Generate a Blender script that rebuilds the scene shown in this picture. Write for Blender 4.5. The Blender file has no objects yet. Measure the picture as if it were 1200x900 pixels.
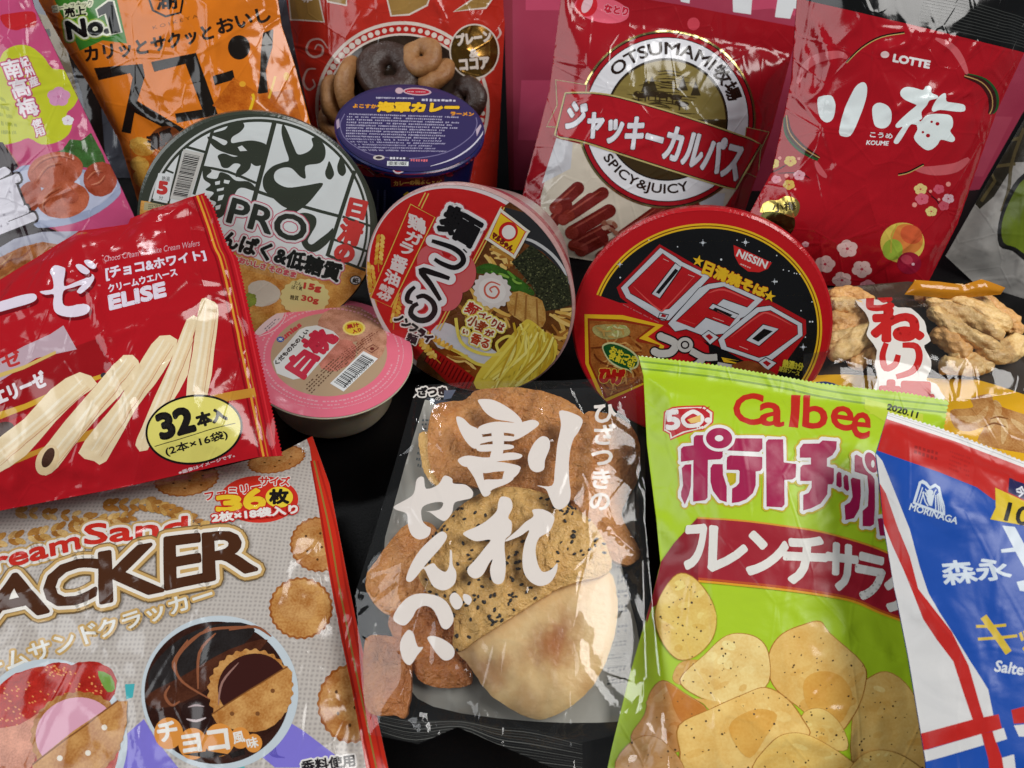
import bpy, bmesh, math, random
import numpy as np
from mathutils import Vector
from mathutils.geometry import tessellate_polygon
from mathutils.bvhtree import BVHTree

SC = bpy.context.scene
COLL = SC.collection
R = math.radians

# ------------------------------------------------------------------ camera
PH = R(52.0); FPX = 901.0
CAM = np.array([0.0, 0.0, 0.40])
FW = np.array([0.0, math.cos(PH), -math.sin(PH)])
RT = np.array([1.0, 0.0, 0.0])
UP = np.array([0.0, math.sin(PH), math.cos(PH)])
cd = bpy.data.cameras.new('camera'); cd.sensor_width = 36.0; cd.lens = FPX / 1200 * 36.0
cd.clip_start = 0.01; cd.clip_end = 50.0
cam = bpy.data.objects.new('camera', cd); COLL.objects.link(cam)
cam.location = CAM; cam.rotation_euler = (math.pi / 2 - PH, 0, 0)
SC.camera = cam
cd.dof.use_dof = True; cd.dof.focus_distance = 0.42; cd.dof.aperture_fstop = 13.0

# ------------------------------------------------------------------ light
SC.view_settings.view_transform = 'Standard'; SC.view_settings.look = 'None'
SC.view_settings.exposure = 0.20; SC.view_settings.gamma = 1.0
SC.cycles.use_denoising = True
SC.cycles.max_bounces = 8; SC.cycles.transparent_max_bounces = 24
SC.cycles.caustics_reflective = False; SC.cycles.caustics_refractive = False
W = bpy.data.worlds.new('World'); SC.world = W; W.use_nodes = True
W.node_tree.nodes['Background'].inputs[0].default_value = (0.80, 0.90, 1.0, 1)
W.node_tree.nodes['Background'].inputs[1].default_value = 0.08
def area(name, loc, target, sx, sy, power, col=(1, 1, 1)):
    l = bpy.data.lights.new(name, 'AREA'); l.shape = 'RECTANGLE'; l.size = sx; l.size_y = sy
    l.energy = power; l.color = col
    o = bpy.data.objects.new(name, l); COLL.objects.link(o); o.location = loc
    o.rotation_euler = (Vector(target) - Vector(loc)).to_track_quat('-Z', 'Y').to_euler()
    return o

area('ceiling_panel', (0.95, 0.20, 1.45), (0.02, 0.28, 0), 0.9, 0.7, 19, (1.0, 0.98, 0.95))
area('fill_light', (-1.15, -0.22, 1.15), (0, 0.3, 0), 1.2, 1.0, 13, (0.96, 0.98, 1.0))  # added fill from the left, brightens the upright lids
area('glint_lamp', (-0.60, 1.20, 1.35), (0.0, 0.3, 0), 0.4, 0.10, 3.0, (0.95, 0.98, 1.0))  # small added lamp, gives thin glints along film creases

# ------------------------------------------------------------------ materials
ALB = 0.92
def lin(c):
    r = []
    for v in c[:3]:
        v = v / 255.0
        r.append((v / 12.92 if v <= 0.04045 else ((v + 0.055) / 1.055) ** 2.4) * ALB)
    return tuple(r)
_mats = {}
def _new(name):
    m = bpy.data.materials.new(name); m.use_nodes = True
    nt = m.node_tree; b = nt.nodes['Principled BSDF']
    return m, nt, b
def _n(nt, t, **k):
    n = nt.nodes.new(t)
    for a, v in k.items(): setattr(n, a, v)
    return n
def _bump(nt, b, scale, dist, detail=3.0, second=None, coord='Object', strength=1.0, crease=0.0):
    tc = _n(nt, 'ShaderNodeTexCoord')
    no = _n(nt, 'ShaderNodeTexNoise'); no.inputs['Scale'].default_value = scale; no.inputs['Detail'].default_value = detail
    no.inputs['Distortion'].default_value = 0.6
    nt.links.new(tc.outputs[coord], no.inputs['Vector'])
    bp = _n(nt, 'ShaderNodeBump'); bp.inputs['Distance'].default_value = dist; bp.inputs['Strength'].default_value = strength
    nt.links.new(no.outputs['Fac'], bp.inputs['Height'])
    last = bp
    if second:
        n2 = _n(nt, 'ShaderNodeTexNoise'); n2.inputs['Scale'].default_value = second[0]; n2.inputs['Detail'].default_value = 2
        nt.links.new(tc.outputs[coord], n2.inputs['Vector'])
        b2 = _n(nt, 'ShaderNodeBump'); b2.inputs['Distance'].default_value = second[1]; b2.inputs['Strength'].default_value = strength
        nt.links.new(n2.outputs['Fac'], b2.inputs['Height']); nt.links.new(bp.outputs['Normal'], b2.inputs['Normal'])
        last = b2
    if crease:     # thin straight folds where the film has been creased
        for sc_, k_, off in ((17, 1.0, 0.0), (34, 0.45, 3.1)):
            mp = _n(nt, 'ShaderNodeMapping'); mp.inputs['Rotation'].default_value = (0.3 + off, 0.5, 0.7 + off); mp.inputs['Scale'].default_value = (1.0, 0.55, 1.0)
            nt.links.new(tc.outputs[coord], mp.inputs['Vector'])
            vo = _n(nt, 'ShaderNodeTexVoronoi', feature='DISTANCE_TO_EDGE'); vo.inputs['Scale'].default_value = sc_; nt.links.new(mp.outputs[0], vo.inputs['Vector'])
            mr = _n(nt, 'ShaderNodeMapRange'); mr.interpolation_type = 'SMOOTHSTEP'; mr.inputs[1].default_value = 0.0; mr.inputs[2].default_value = 0.035; mr.inputs[3].default_value = 1.0; mr.inputs[4].default_value = 0.0
            nt.links.new(vo.outputs['Distance'], mr.inputs[0])
            b3 = _n(nt, 'ShaderNodeBump'); b3.inputs['Distance'].default_value = crease * k_; nt.links.new(mr.outputs[0], b3.inputs['Height']); nt.links.new(last.outputs['Normal'], b3.inputs['Normal']); last = b3
    nt.links.new(last.outputs['Normal'], b.inputs['Normal'])
    return tc
# kind: (roughness, metallic, noise amount, noise scale, fine scale, tint towards dark, bump dist, bump scale)
KINDS = {
    'film':   (0.13, 0.0, 0.05, 60, 700, (0.9, 0.9, 0.9), 0.0010, 30),
    'matte':  (0.36, 0.0, 0.05, 60, 700, (0.9, 0.9, 0.9), 0.0012, 38),
    'lid':    (0.20, 0.0, 0.05, 50, 900, (0.9, 0.9, 0.9), 0.0007, 40),
    'baked':  (0.14, 0.0, 0.95, 110, 900, (0.62, 0.42, 0.24), 0.0010, 30),
    'photo':  (0.14, 0.0, 0.80, 130, 1200, (0.45, 0.33, 0.25), 0.0010, 30),
    'chip':   (0.16, 0.0, 0.55, 90, 800, (0.80, 0.60, 0.30), 0.0010, 30),
    'cream':  (0.14, 0.0, 0.35, 120, 900, (0.86, 0.74, 0.58), 0.0010, 30),
    'nori':   (0.24, 0.0, 1.0, 700, 2400, (0.15, 0.17, 0.12), 0.0004, 38),
    'weave':  (0.16, 0.0, 0.0, 60, 700, (0.66, 0.65, 0.67), 0.0010, 30),
    'gold':   (0.22, 0.92, 0.10, 80, 700, (0.8, 0.8, 0.8), 0.0016, 38),
    'silver': (0.25, 0.80, 0.10, 80, 700, (0.8, 0.8, 0.8), 0.0020, 38),
    'card':   (0.55, 0.0, 0.06, 30, 500, (0.9, 0.9, 0.9), 0.0004, 20),
}
def mat(kind):
    if kind in _mats: return _mats[kind]
    if kind == 'clear': return clear_mat()
    ro, me, amt, sc, fs, tint, bd, bs = KINDS[kind]
    m, nt, b = _new('print_' + kind)
    at = _n(nt, 'ShaderNodeAttribute', attribute_name='Col')
    tc = _bump(nt, b, bs, bd, 2.5, (300, bd * 0.05), crease={'lid': 0, 'card': 0, 'nori': 0, 'matte': 0.00016}.get(kind, 0.00022))
    b.inputs['Specular IOR Level'].default_value = 0.38
    mul = _n(nt, 'ShaderNodeMix', data_type='RGBA', blend_type='MULTIPLY')
    nt.links.new(at.outputs['Color'], mul.inputs[6]); mul.inputs[7].default_value = (*tint, 1)
    if kind == 'weave':
        fac = []
        for d in ('X', 'Y'):
            w = _n(nt, 'ShaderNodeTexWave', bands_direction=d); w.inputs['Scale'].default_value = 150; w.inputs['Distortion'].default_value = 1.5
            w.inputs['Detail'].default_value = 1; w.inputs['Detail Scale'].default_value = 2
            uv = _n(nt, 'ShaderNodeUVMap'); uv.uv_map = 'UVMap'
            nt.links.new(uv.outputs['UV'], w.inputs['Vector']); fac.append(w)
        mx = _n(nt, 'ShaderNodeMath', operation='MULTIPLY')
        nt.links.new(fac[0].outputs['Fac'], mx.inputs[0]); nt.links.new(fac[1].outputs['Fac'], mx.inputs[1])
        nt.links.new(mx.outputs[0], mul.inputs[0])
    else:
        n1 = _n(nt, 'ShaderNodeTexNoise'); n1.inputs['Scale'].default_value = sc; n1.inputs['Detail'].default_value = 4
        n2 = _n(nt, 'ShaderNodeTexNoise'); n2.inputs['Scale'].default_value = fs; n2.inputs['Detail'].default_value = 3
        uv = _n(nt, 'ShaderNodeUVMap'); uv.uv_map = 'UVMap'
        for q in (n1, n2): nt.links.new(uv.outputs['UV'], q.inputs['Vector'])
        ad = _n(nt, 'ShaderNodeMath', operation='MULTIPLY_ADD'); ad.inputs[1].default_value = 0.6
        nt.links.new(n2.outputs['Fac'], ad.inputs[0]); nt.links.new(n1.outputs['Fac'], ad.inputs[2])
        mr = _n(nt, 'ShaderNodeMapRange'); mr.inputs[1].default_value = 0.62; mr.inputs[2].default_value = 1.0
        mr.inputs[3].default_value = 0.0; mr.inputs[4].default_value = amt
        nt.links.new(ad.outputs[0], mr.inputs[0]); nt.links.new(mr.outputs[0], mul.inputs[0])
    nt.links.new(mul.outputs[2], b.inputs['Base Color'])
    b.inputs['Roughness'].default_value = ro; b.inputs['Metallic'].default_value = me
    _mats[kind] = m
    return m
def clear_mat(name='clear_film', tint=(0.99, 0.99, 0.985), haze=0.028):
    if name in _mats: return _mats[name]
    m, nt, b = _new(name)
    tr = _n(nt, 'ShaderNodeBsdfTransparent'); tr.inputs[0].default_value = (*tint, 1)
    b.inputs['Base Color'].default_value = (0.55, 0.55, 0.54, 1); b.inputs['Roughness'].default_value = 0.12
    _bump(nt, b, 26, 0.0008, 1.5, (260, 0.00003), crease=0.0003)
    fr = _n(nt, 'ShaderNodeFresnel'); fr.inputs['IOR'].default_value = 1.38
    ad = _n(nt, 'ShaderNodeMath', operation='ADD', use_clamp=True); ad.inputs[1].default_value = haze
    nt.links.new(fr.outputs[0], ad.inputs[0])
    gl = _n(nt, 'ShaderNodeBsdfGlossy'); gl.inputs['Roughness'].default_value = 0.06
    nt.links.new(b.inputs['Normal'].links[0].from_socket, gl.inputs['Normal'])
    nt.links.new(b.inputs['Normal'].links[0].from_socket, fr.inputs['Normal'])
    mx = _n(nt, 'ShaderNodeMixShader'); nt.links.new(ad.outputs[0], mx.inputs[0])
    nt.links.new(tr.outputs[0], mx.inputs[1])
    m2 = _n(nt, 'ShaderNodeMixShader'); m2.inputs[0].default_value = 0.25
    nt.links.new(gl.outputs[0], m2.inputs[1]); nt.links.new(b.outputs[0], m2.inputs[2])
    nt.links.new(m2.outputs[0], mx.inputs[2])
    nt.links.new(mx.outputs[0], nt.nodes['Material Output'].inputs[0])
    _mats[name] = m
    return m
def solid(name, c, rough=0.4, metal=0.0, var=0.0, vscale=40, dark=(0.5, 0.5, 0.5), bump=0.0, bscale=60, sss=0.0, fine=600):
    if name in _mats: return _mats[name]
    m, nt, b = _new(name)
    rgb = _n(nt, 'ShaderNodeRGB'); rgb.outputs[0].default_value = (*lin(c), 1)
    tc = _n(nt, 'ShaderNodeTexCoord')
    n1 = _n(nt, 'ShaderNodeTexNoise'); n1.inputs['Scale'].default_value = vscale; n1.inputs['Detail'].default_value = 6; n1.inputs['Roughness'].default_value = 0.65
    nt.links.new(tc.outputs['Object'], n1.inputs['Vector'])
    mr = _n(nt, 'ShaderNodeMapRange'); mr.inputs[1].default_value = 0.40; mr.inputs[2].default_value = 0.68; mr.inputs[4].default_value = var
    n2 = _n(nt, 'ShaderNodeTexNoise'); n2.inputs['Scale'].default_value = vscale * 7; n2.inputs['Detail'].default_value = 3
    nt.links.new(tc.outputs['Object'], n2.inputs['Vector'])
    m2 = _n(nt, 'ShaderNodeMath', operation='MULTIPLY_ADD'); m2.inputs[1].default_value = 0.35; nt.links.new(n2.outputs['Fac'], m2.inputs[0])
    m3 = _n(nt, 'ShaderNodeMath', operation='MULTIPLY_ADD'); m3.inputs[1].default_value = 0.75; m3.inputs[2].default_value = -0.05; nt.links.new(n1.outputs['Fac'], m3.inputs[0]); nt.links.new(m3.outputs[0], m2.inputs[2])
    nt.links.new(m2.outputs[0], mr.inputs[0])
    mul = _n(nt, 'ShaderNodeMix', data_type='RGBA', blend_type='MULTIPLY'); mul.inputs[7].default_value = (*dark, 1)
    nt.links.new(mr.outputs[0], mul.inputs[0]); nt.links.new(rgb.outputs[0], mul.inputs[6])
    nt.links.new(mul.outputs[2], b.inputs['Base Color'])
    b.inputs['Roughness'].default_value = rough; b.inputs['Metallic'].default_value = metal
    if 'table' in name: b.inputs['Specular IOR Level'].default_value = 0.12
    if sss:
        b.inputs['Subsurface Weight'].default_value = sss; b.inputs['Subsurface Radius'].default_value = (0.01, 0.006, 0.003); b.inputs['Subsurface Scale'].default_value = 0.5
    if bump: _bump(nt, b, bscale, bump, 4, (fine, bump * 0.3))
    _mats[name] = m
    return m

# ------------------------------------------------------------------ scene tree
def tag(o, label=None, cat=None, group=None, kind=None):
    if label: o['label'] = label
    if cat: o['category'] = cat
    if group: o['group'] = group
    if kind: o['kind'] = kind
    return o
def thing(name, label, cat, loc, group=None):
    o = bpy.data.objects.new(name, None); COLL.objects.link(o); o.location = loc
    o.empty_display_size = 0.02
    return tag(o, label, cat, group)
def link(name, me, parent=None, loc=None):
    o = bpy.data.objects.new(name, me); COLL.objects.link(o)
    if parent is not None: o.parent = parent
    if loc is not None: o.location = loc
    return o

# ------------------------------------------------------------------ geometry helpers
def ray(P):
    P = np.asarray(P, float).reshape(-1, 2)
    return FW[None] + ((P[:, 0] - 600) / FPX)[:, None] * RT[None] - ((P[:, 1] - 450) / FPX)[:, None] * UP[None]
def at_z(px, z):
    d = ray([px])[0]; t = (z - CAM[2]) / d[2]
    return CAM + t * d
def at_t(px, t): return CAM + t * ray([px])[0]
def unit(v): v = np.asarray(v, float); return v / np.linalg.norm(v)
def smooth(pts, n=4, closed=True):
    P = np.asarray(pts, float); N = len(P); out = []
    rng = range(N) if closed else range(N - 1)
    for i in rng:
        if closed: p0, p1, p2, p3 = P[i - 1], P[i], P[(i + 1) % N], P[(i + 2) % N]
        else: p0, p1, p2, p3 = P[max(i - 1, 0)], P[i], P[i + 1], P[min(i + 2, N - 1)]
        for k in range(n):
            t = k / n
            out.append(0.5 * ((2 * p1) + (-p0 + p2) * t + (2 * p0 - 5 * p1 + 4 * p2 - p3) * t * t + (-p0 + 3 * p1 - 3 * p2 + p3) * t ** 3))
    if not closed: out.append(P[-1])
    return np.array(out)
def dens(P, L):
    P = np.asarray(P, float); out = []
    for i in range(len(P)):
        a, b = P[i], P[(i + 1) % len(P)]
        k = max(1, int(np.linalg.norm(b - a) / L))
        for j in range(k): out.append(a + (b - a) * j / k)
    return np.array(out)
def tess(P):
    v = [Vector((p[0], p[1], 0)) for p in P]
    return [[P[i] for i in t] for t in tessellate_polygon([v])]
def half(poly, ax, val, keep_less):
    out = []; n = len(poly)
    for i in range(n):
        a = poly[i]; b = poly[(i + 1) % n]
        da = a[ax] - val; db = b[ax] - val
        if keep_less: da, db = -da, -db
        if da >= 0: out.append(a)
        if (da > 0 and db < 0) or (da < 0 and db > 0):
            t = da / (da - db); out.append((a[0] + (b[0] - a[0]) * t, a[1] + (b[1] - a[1]) * t))
    return out
def halfline(poly, f):
    out = []; n = len(poly); d = [f(p) for p in poly]
    for i in range(n):
        a = poly[i]; b = poly[(i + 1) % n]; da = d[i]; db = d[(i + 1) % n]
        if da >= 0: out.append(a)
        if (da > 0 and db < 0) or (da < 0 and db > 0):
            t = da / (da - db); out.append((a[0] + (b[0] - a[0]) * t, a[1] + (b[1] - a[1]) * t))
    return out
def area2(p):
    s = 0
    for i in range(len(p)):
        a = p[i]; b = p[(i + 1) % len(p)]; s += a[0] * b[1] - b[0] * a[1]
    return s / 2
_txt = {}
_tc = bpy.data.curves.new('glyphs', 'FONT'); _tc.resolution_u = 3; _tc.align_x = 'CENTER'
_to = bpy.data.objects.new('glyphs', _tc)
def glyphs(s):
    """triangles and outline edges of a string, scaled to its unit ink box"""
    if s in _txt: return _txt[s]
    COLL.objects.link(_to); _tc.body = s
    dg = bpy.context.evaluated_depsgraph_get(); dg.update()
    ev = _to.evaluated_get(dg); me = ev.to_mesh()
    V = np.array([(v.co.x, v.co.y) for v in me.vertices]); F = [list(p.vertices) for p in me.polygons]
    ev.to_mesh_clear(); COLL.objects.unlink(_to)
    lo, hi = V.min(0), V.max(0)
    V = (V - lo) / np.maximum(hi - lo, 1e-6)
    cnt = {}
    for f in F:
        for i in range(len(f)):
            e = (f[i], f[(i + 1) % len(f)]); k = (min(e), max(e)); cnt.setdefault(k, []).append(e)
    E = [v[0] for v in cnt.values() if len(v) == 1]
    r = (V, F, E, (hi - lo)); _txt[s] = r
    return r
def vnoise(a, b, scale, seed):
    r = np.random.RandomState(seed); T = r.rand(64, 64)
    x = a * scale + 100.3; y = b * scale + 100.7
    i = np.floor(x).astype(int); j = np.floor(y).astype(int); fx = x - i; fy = y - j
    fx = fx * fx * fx * (fx * (fx * 6 - 15) + 10); fy = fy * fy * fy * (fy * (fy * 6 - 15) + 10)
    g = lambda p, q: T[p % 64, q % 64]
    return (g(i, j) * (1 - fx) + g(i + 1, j) * fx) * (1 - fy) + (g(i, j + 1) * (1 - fx) + g(i + 1, j + 1) * fx) * fy
def segdist(A, B, a, b):
    ex, ey = b[0] - a[0], b[1] - a[1]; L = ex * ex + ey * ey + 1e-12
    t = np.clip(((A - a[0]) * ex + (B - a[1]) * ey) / L, 0, 1)
    return np.hypot(A - (a[0] + t * ex), B - (a[1] + t * ey)), t

# ------------------------------------------------------------------ a printed surface
class Sheet:
    """A bag panel or lid lying on its own plane in the room. Prints are laid on it as thin ink layers."""
    def __init__(s, root, O, N, outline=None, circle=None, H=0.0, back=None, w=0.05, seal=None, grid=0.002,
                 crinkle=0.0006, pucker=0.0008, seed=1, ridges=(), serr=(), base='film', col=(255, 255, 255), name='front_panel',
                 profile=2.0, backcol=None, backmat=None):
        s.root = root; s.loc = np.array(root.location) if root else np.zeros(3)
        s.O = np.asarray(O, float); s.N = unit(N)
        x = RT - RT.dot(s.N) * s.N; s.X = unit(x); s.Y = np.cross(s.N, s.X)
        s.g = grid; s.lay = 0; s.parts = []; s.z = (0, 0, 1.0); s.rng = random.Random(seed); s.K = None
        if circle: s.out = np.array([(circle * math.cos(t), circle * math.sin(t)) for t in np.linspace(0, 2 * math.pi, 120, endpoint=False)])
        else:
            s.out = s.plane(np.asarray(outline, float), 0.0)
        if area2(s.out) < 0:
            fl = lambda i: (len(s.out) - 2 - i) % len(s.out)
            seal = None if seal is None else [(fl(i), v) for i, v in seal]; serr = [fl(i) for i in serr]; s.out = s.out[::-1]
        n = len(s.out); s.out0 = s.out
        s.convex = all(np.cross(s.out[(i + 1) % n] - s.out[i], s.out[(i + 2) % n] - s.out[(i + 1) % n]) >= -1e-7 for i in range(n))
        lo = s.out.min(0) - 3 * grid; hi = s.out.max(0) + 3 * grid
        s.lo = lo; s.nx = int((hi[0] - lo[0]) / grid) + 2; s.ny = int((hi[1] - lo[1]) / grid) + 2
        A, B = np.meshgrid(lo[0] + np.arange(s.nx) * grid, lo[1] + np.arange(s.ny) * grid, indexing='ij')
        if circle:
            d = circle - np.hypot(A, B); de = np.maximum(d, 1e-5); dist = de; edges = []
        else:
            sw = dict(seal or []); acc = 0; dist = np.full(A.shape, 9.0); edges = []
            for i in range(n):
                di, t = segdist(A, B, s.out[i], s.out[(i + 1) % n])
                L = np.linalg.norm(s.out[(i + 1) % n] - s.out[i])
                acc = acc + np.maximum(di - sw.get(i, 0), 1e-5) ** -4.0; dist = np.minimum(dist, di)
                if sw.get(i): edges.append((di, t * L, sw[i]))
            de = acc ** -0.25
            ins = np.zeros(A.shape, bool)
            for i in range(n):
                a = s.out[i]; b = s.out[(i + 1) % n]
                if a[1] == b[1]: continue
                c = ((a[1] > B) != (b[1] > B)) & (A < (b[0] - a[0]) * (B - a[1]) / (b[1] - a[1]) + a[0]); ins ^= c
            de = np.where(ins, de, 0); dist = np.where(ins, dist, 0)
        t = np.clip(de / w, 0, 1); s.prof = 1 - (1 - t) ** profile
        Hh = H * s.prof
        if crinkle:
            k = np.clip(dist / 0.008, 0, 1) * crinkle
            w1 = vnoise(A, B, 45, seed + 3) * 0.02; w2 = vnoise(A, B, 45, seed + 4) * 0.02
            n1 = np.abs(vnoise(A + w1, B + w2, 48, seed) - 0.5) * 2
            n2 = np.abs(vnoise(A + w2, B * 0.6 + w1, 105, seed + 1) - 0.5) * 2
            Hh = Hh + k * (2.2 * (vnoise(A, B, 24, seed + 2) - 0.5) - 1.5 * n1 ** 0.8 + 0.4 - 0.55 * n2)
        for di, sl, swid in edges:
            rise = np.clip((di - swid) / 0.006, 0, 1) * np.exp(-np.maximum(di - swid, 0) / 0.016)
            Hh = Hh + pucker * rise * ((vnoise(sl, 0 * sl, 130, seed + 7) + vnoise(sl, 0 * sl + 3, 300, seed + 8) * 0.5) - 0.75) * 2
        s.A, s.B = A, B
        s.setH(Hh)
        for pl, amp, wid in ridges:
            q = s.solve(pl); dd = np.full(A.shape, 9.0); tt = np.zeros(A.shape)
            for i in range(len(q) - 1):
                di, t = segdist(A, B, q[i], q[i + 1]); m = di < dd; dd = np.where(m, di, dd); tt = np.where(m, (i + t) / (len(q) - 1), tt)
            Hh = Hh + amp * np.exp(-(dd / wid) ** 2) * np.clip(np.minimum(tt, 1 - tt) * 6 + 0.15, 0, 1)
        s.setH(Hh)
        s.defm = base if base in ('film', 'matte', 'lid', 'card') else 'film'
        if serr:
            o = []
            for i in range(n):
                a, b = s.out0[i], s.out0[(i + 1) % n]; o.append(a)
                if i in serr:
                    Ls = np.linalg.norm(b - a); k = max(2, int(Ls / 0.0021)); nn = np.array([-(b - a)[1], (b - a)[0]]) / Ls
                    for j in range(1, 2 * k): o.append(a + (b - a) * j / (2 * k) + nn * (0.0008 if j % 2 else 0.0))
            s.out = np.array(o); s.convex = False
        s.base = base; s.name = name; s.backd = back; s.backcol = backcol or col; s.backmat = backmat or base
        s.part(name)
        if base == 'clear':
            s.cur['clear'] = True
        s._raw([[tuple(p) for p in t] for t in tess(s.out)], col, base, 0)
    def setH(s, h):
        s.Hh = h; s.gx, s.gy = np.gradient(h, s.g)
    def plane(s, P, h):
        d = ray(P); c = s.O - CAM
        t = (c.dot(s.N) + h) / (d @ s.N)
        q = t[:, None] * d - c[None]
        return np.stack([q @ s.X, q @ s.Y], 1)
    def _cell(s, q):
        u = (q[:, 0] - s.lo[0]) / s.g; v = (q[:, 1] - s.lo[1]) / s.g
        i = np.clip(np.floor(u).astype(int), 0, s.nx - 2); j = np.clip(np.floor(v).astype(int), 0, s.ny - 2)
        return i, j, np.clip(u - i, 0, 1), np.clip(v - j, 0, 1)
    def tri(s, T, q):
        i, j, fx, fy = s._cell(q)
        a, b, c, d = T[i, j], T[i + 1, j], T[i, j + 1], T[i + 1, j + 1]
        return np.where(fy <= fx, a + fx * (b - a) + fy * (d - b), a + fy * (c - a) + fx * (d - c))
    def bil(s, T, q):
        i, j, fx, fy = s._cell(q)
        return (T[i, j] * (1 - fx) + T[i + 1, j] * fx) * (1 - fy) + (T[i, j + 1] * (1 - fx) + T[i + 1, j + 1] * fx) * fy
    def solve(s, P):
        P = np.asarray(P, float).reshape(-1, 2); h = np.zeros(len(P))
        for _ in range(14):
            q = s.plane(P, h); h = 0.45 * h + 0.55 * s.tri(s.Hh, q)
        return s.plane(P, h)
    def world(s, q, off=0.0):
        h = s.tri(s.Hh, q) + off
        return s.O + q[:, :1] * s.X + q[:, 1:] * s.Y + h[:, None] * s.N
    def normals(s, q):
        n = s.N[None] - s.bil(s.gx, q)[:, None] * s.X - s.bil(s.gy, q)[:, None] * s.Y
        return n / np.linalg.norm(n, axis=1)[:, None]
    # ---- drawing
    def zoom(s, x0, y0, k): s.z = (x0, y0, k); return s
    def px(s, P): P = np.asarray(P, float).reshape(-1, 2); return np.array([s.z[0], s.z[1]]) + P / s.z[2]
    def part(s, name, label=None):
        s.cur = {'name': name, 'polys': [], 'label': label, 'clear': False}; s.parts.append(s.cur); return s
    def _raw(s, polys, col, m, off):
        c = lin(col)
        for p in polys: s.cur['polys'].append((p, c, m, off))
    def put(s, polys, col, m='film', same=False):
        """polys: list of convex pixel polygons"""
        if m is None: m = 'film'
        if not polys: return
        L = [len(p) for p in polys]; q = s.solve(np.concatenate([np.asarray(p, float) for p in polys]))
        if s.K is None: s.K = np.zeros((s.nx + 1, s.ny + 1), int)
        I = np.clip(((q - s.lo) / s.g).astype(int), 0, [s.nx, s.ny]); k = 0; bx = []
        for l in L:
            a = I[k:k + l].min(0); b = I[k:k + l].max(0) + 1; k += l; bx.append((slice(a[0], b[0]), slice(a[1], b[1])))
        s.lay = max(s.K[b].max() for b in bx) + (0 if same else 1)
        for b in bx: s.K[b] = np.maximum(s.K[b], s.lay)
        c = lin(col); k = 0
        for n_, l in enumerate(L):
            pl = [tuple(v) for v in q[k:k + l]]; k += l
            if area2(pl) < 0: pl = pl[::-1]
            s.cur['polys'].append((pl, c, m, 1.0e-5 + s.lay * 1.4e-5 + (n_ % 13) * 8e-7))
    def poly(s, pts, col, m=None, sm=0, same=False):
        P = s.px(pts)
        if sm: P = smooth(P, sm)
        s.put(tess(dens(P, 6)), col, m or s.defm, same); return s
    def ell(s, cx, cy, rx, ry, col, rot=0, m=None, n=40, wob=0.0, lobes=0):
        P = []
        for i in range(n):
            t = 2 * math.pi * i / n; k = 1 + (wob * math.cos(lobes * t) if lobes else wob * s.rng.uniform(-1, 1))
            x = rx * k * math.cos(t); y = ry * k * math.sin(t); c, d = math.cos(R(rot)), math.sin(R(rot))
            P.append((cx + x * c - y * d, cy + x * d + y * c))
        return s.poly(P, col, m)
    def stroke(s, pts, w, col, m=None, sm=4, closed=False, taper=0.0, same=False):
        P = s.px(pts); w = w / s.z[2]
        if sm and len(P) > 2: P = smooth(P, sm, closed)
        if closed: P = np.vstack([P, P[:1]])
        T = np.gradient(P, axis=0); T /= np.maximum(np.linalg.norm(T, axis=1), 1e-6)[:, None]; n = np.stack([-T[:, 1], T[:, 0]], 1)
        if closed: n[0] = n[-1] = unit(n[0] + n[-1])
        u = np.linspace(0, 1, len(P)); ww = w / 2 * (1 - taper * np.abs(2 * u - 1) ** 2)
        a = P + n * ww[:, None]; b = P - n * ww[:, None]
        s.put([[a[i], a[i + 1], b[i + 1], b[i]] for i in range(len(P) - 1)], col, m or s.defm, same); return s
    def _edges(s, V, E, w):
        out = []; adj = {}
        for i, j in E:
            a, b = V[i], V[j]; d = b - a; L = np.linalg.norm(d)
            if L < 1e-6: continue
            d = d / L; n = np.array([-d[1], d[0]]) * w; out.append([a + n, b + n, b - n, a - n])
            adj.setdefault(i, []).append(d); adj.setdefault(j, []).append(d)
        for i, ds in adj.items():
            if len(ds) < 2 or ds[0].dot(ds[1]) < (0.93 if w < 1.6 else 0.9985):
                out.append([V[i] + w * np.array([math.cos(t), math.sin(t)]) for t in np.linspace(0, 2 * math.pi, 8, endpoint=False)])
        return out
    def _ink(s, V, F, E, col, bold, outs, m):
        for w, c in outs[::-1]:
            s.put(s._edges(V, E, w / s.z[2]) , c, m)
            s.put([[V[i] for i in f] for f in F], c, m)
        if bold: s.put(s._edges(V, E, bold / s.z[2]), col, m)
        s.put([[V[i] for i in f] for f in F], col, m)
    def text(s, t, bl, br, h=None, col=(0, 0, 0), tl=None, tr=None, bold=0, outs=(), m=None, shear=0.0):
        if getattr(s, 'cur', None) and s.cur['name'] == 'lettering' and s.cur['polys']: s.part('lettering')
        V, F, E, _ = glyphs(t); m = m or s.defm
        bl = s.px([bl])[0]; br = s.px([br])[0]
        if tl is None:
            d = unit(br - bl); tl = bl + (np.array([d[1], -d[0]]) + shear * d) * h / s.z[2]
        else: tl = s.px([tl])[0]
        tr = tl + br - bl if tr is None else s.px([tr])[0]
        u, v = V[:, :1], V[:, 1:]
        P = (bl * (1 - u) + br * u) * (1 - v) + (tl * (1 - u) + tr * u) * v
        s._ink(P, F, E, col, bold, list(outs), m); return s
    def vtext(s, t, tl, tr, bl, br=None, **k):
        return s.text('\n'.join(t), bl, br if br is not None else tuple(np.array(bl) + np.array(tr) - np.array(tl)), tl=tl, tr=tr, **k)
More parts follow.
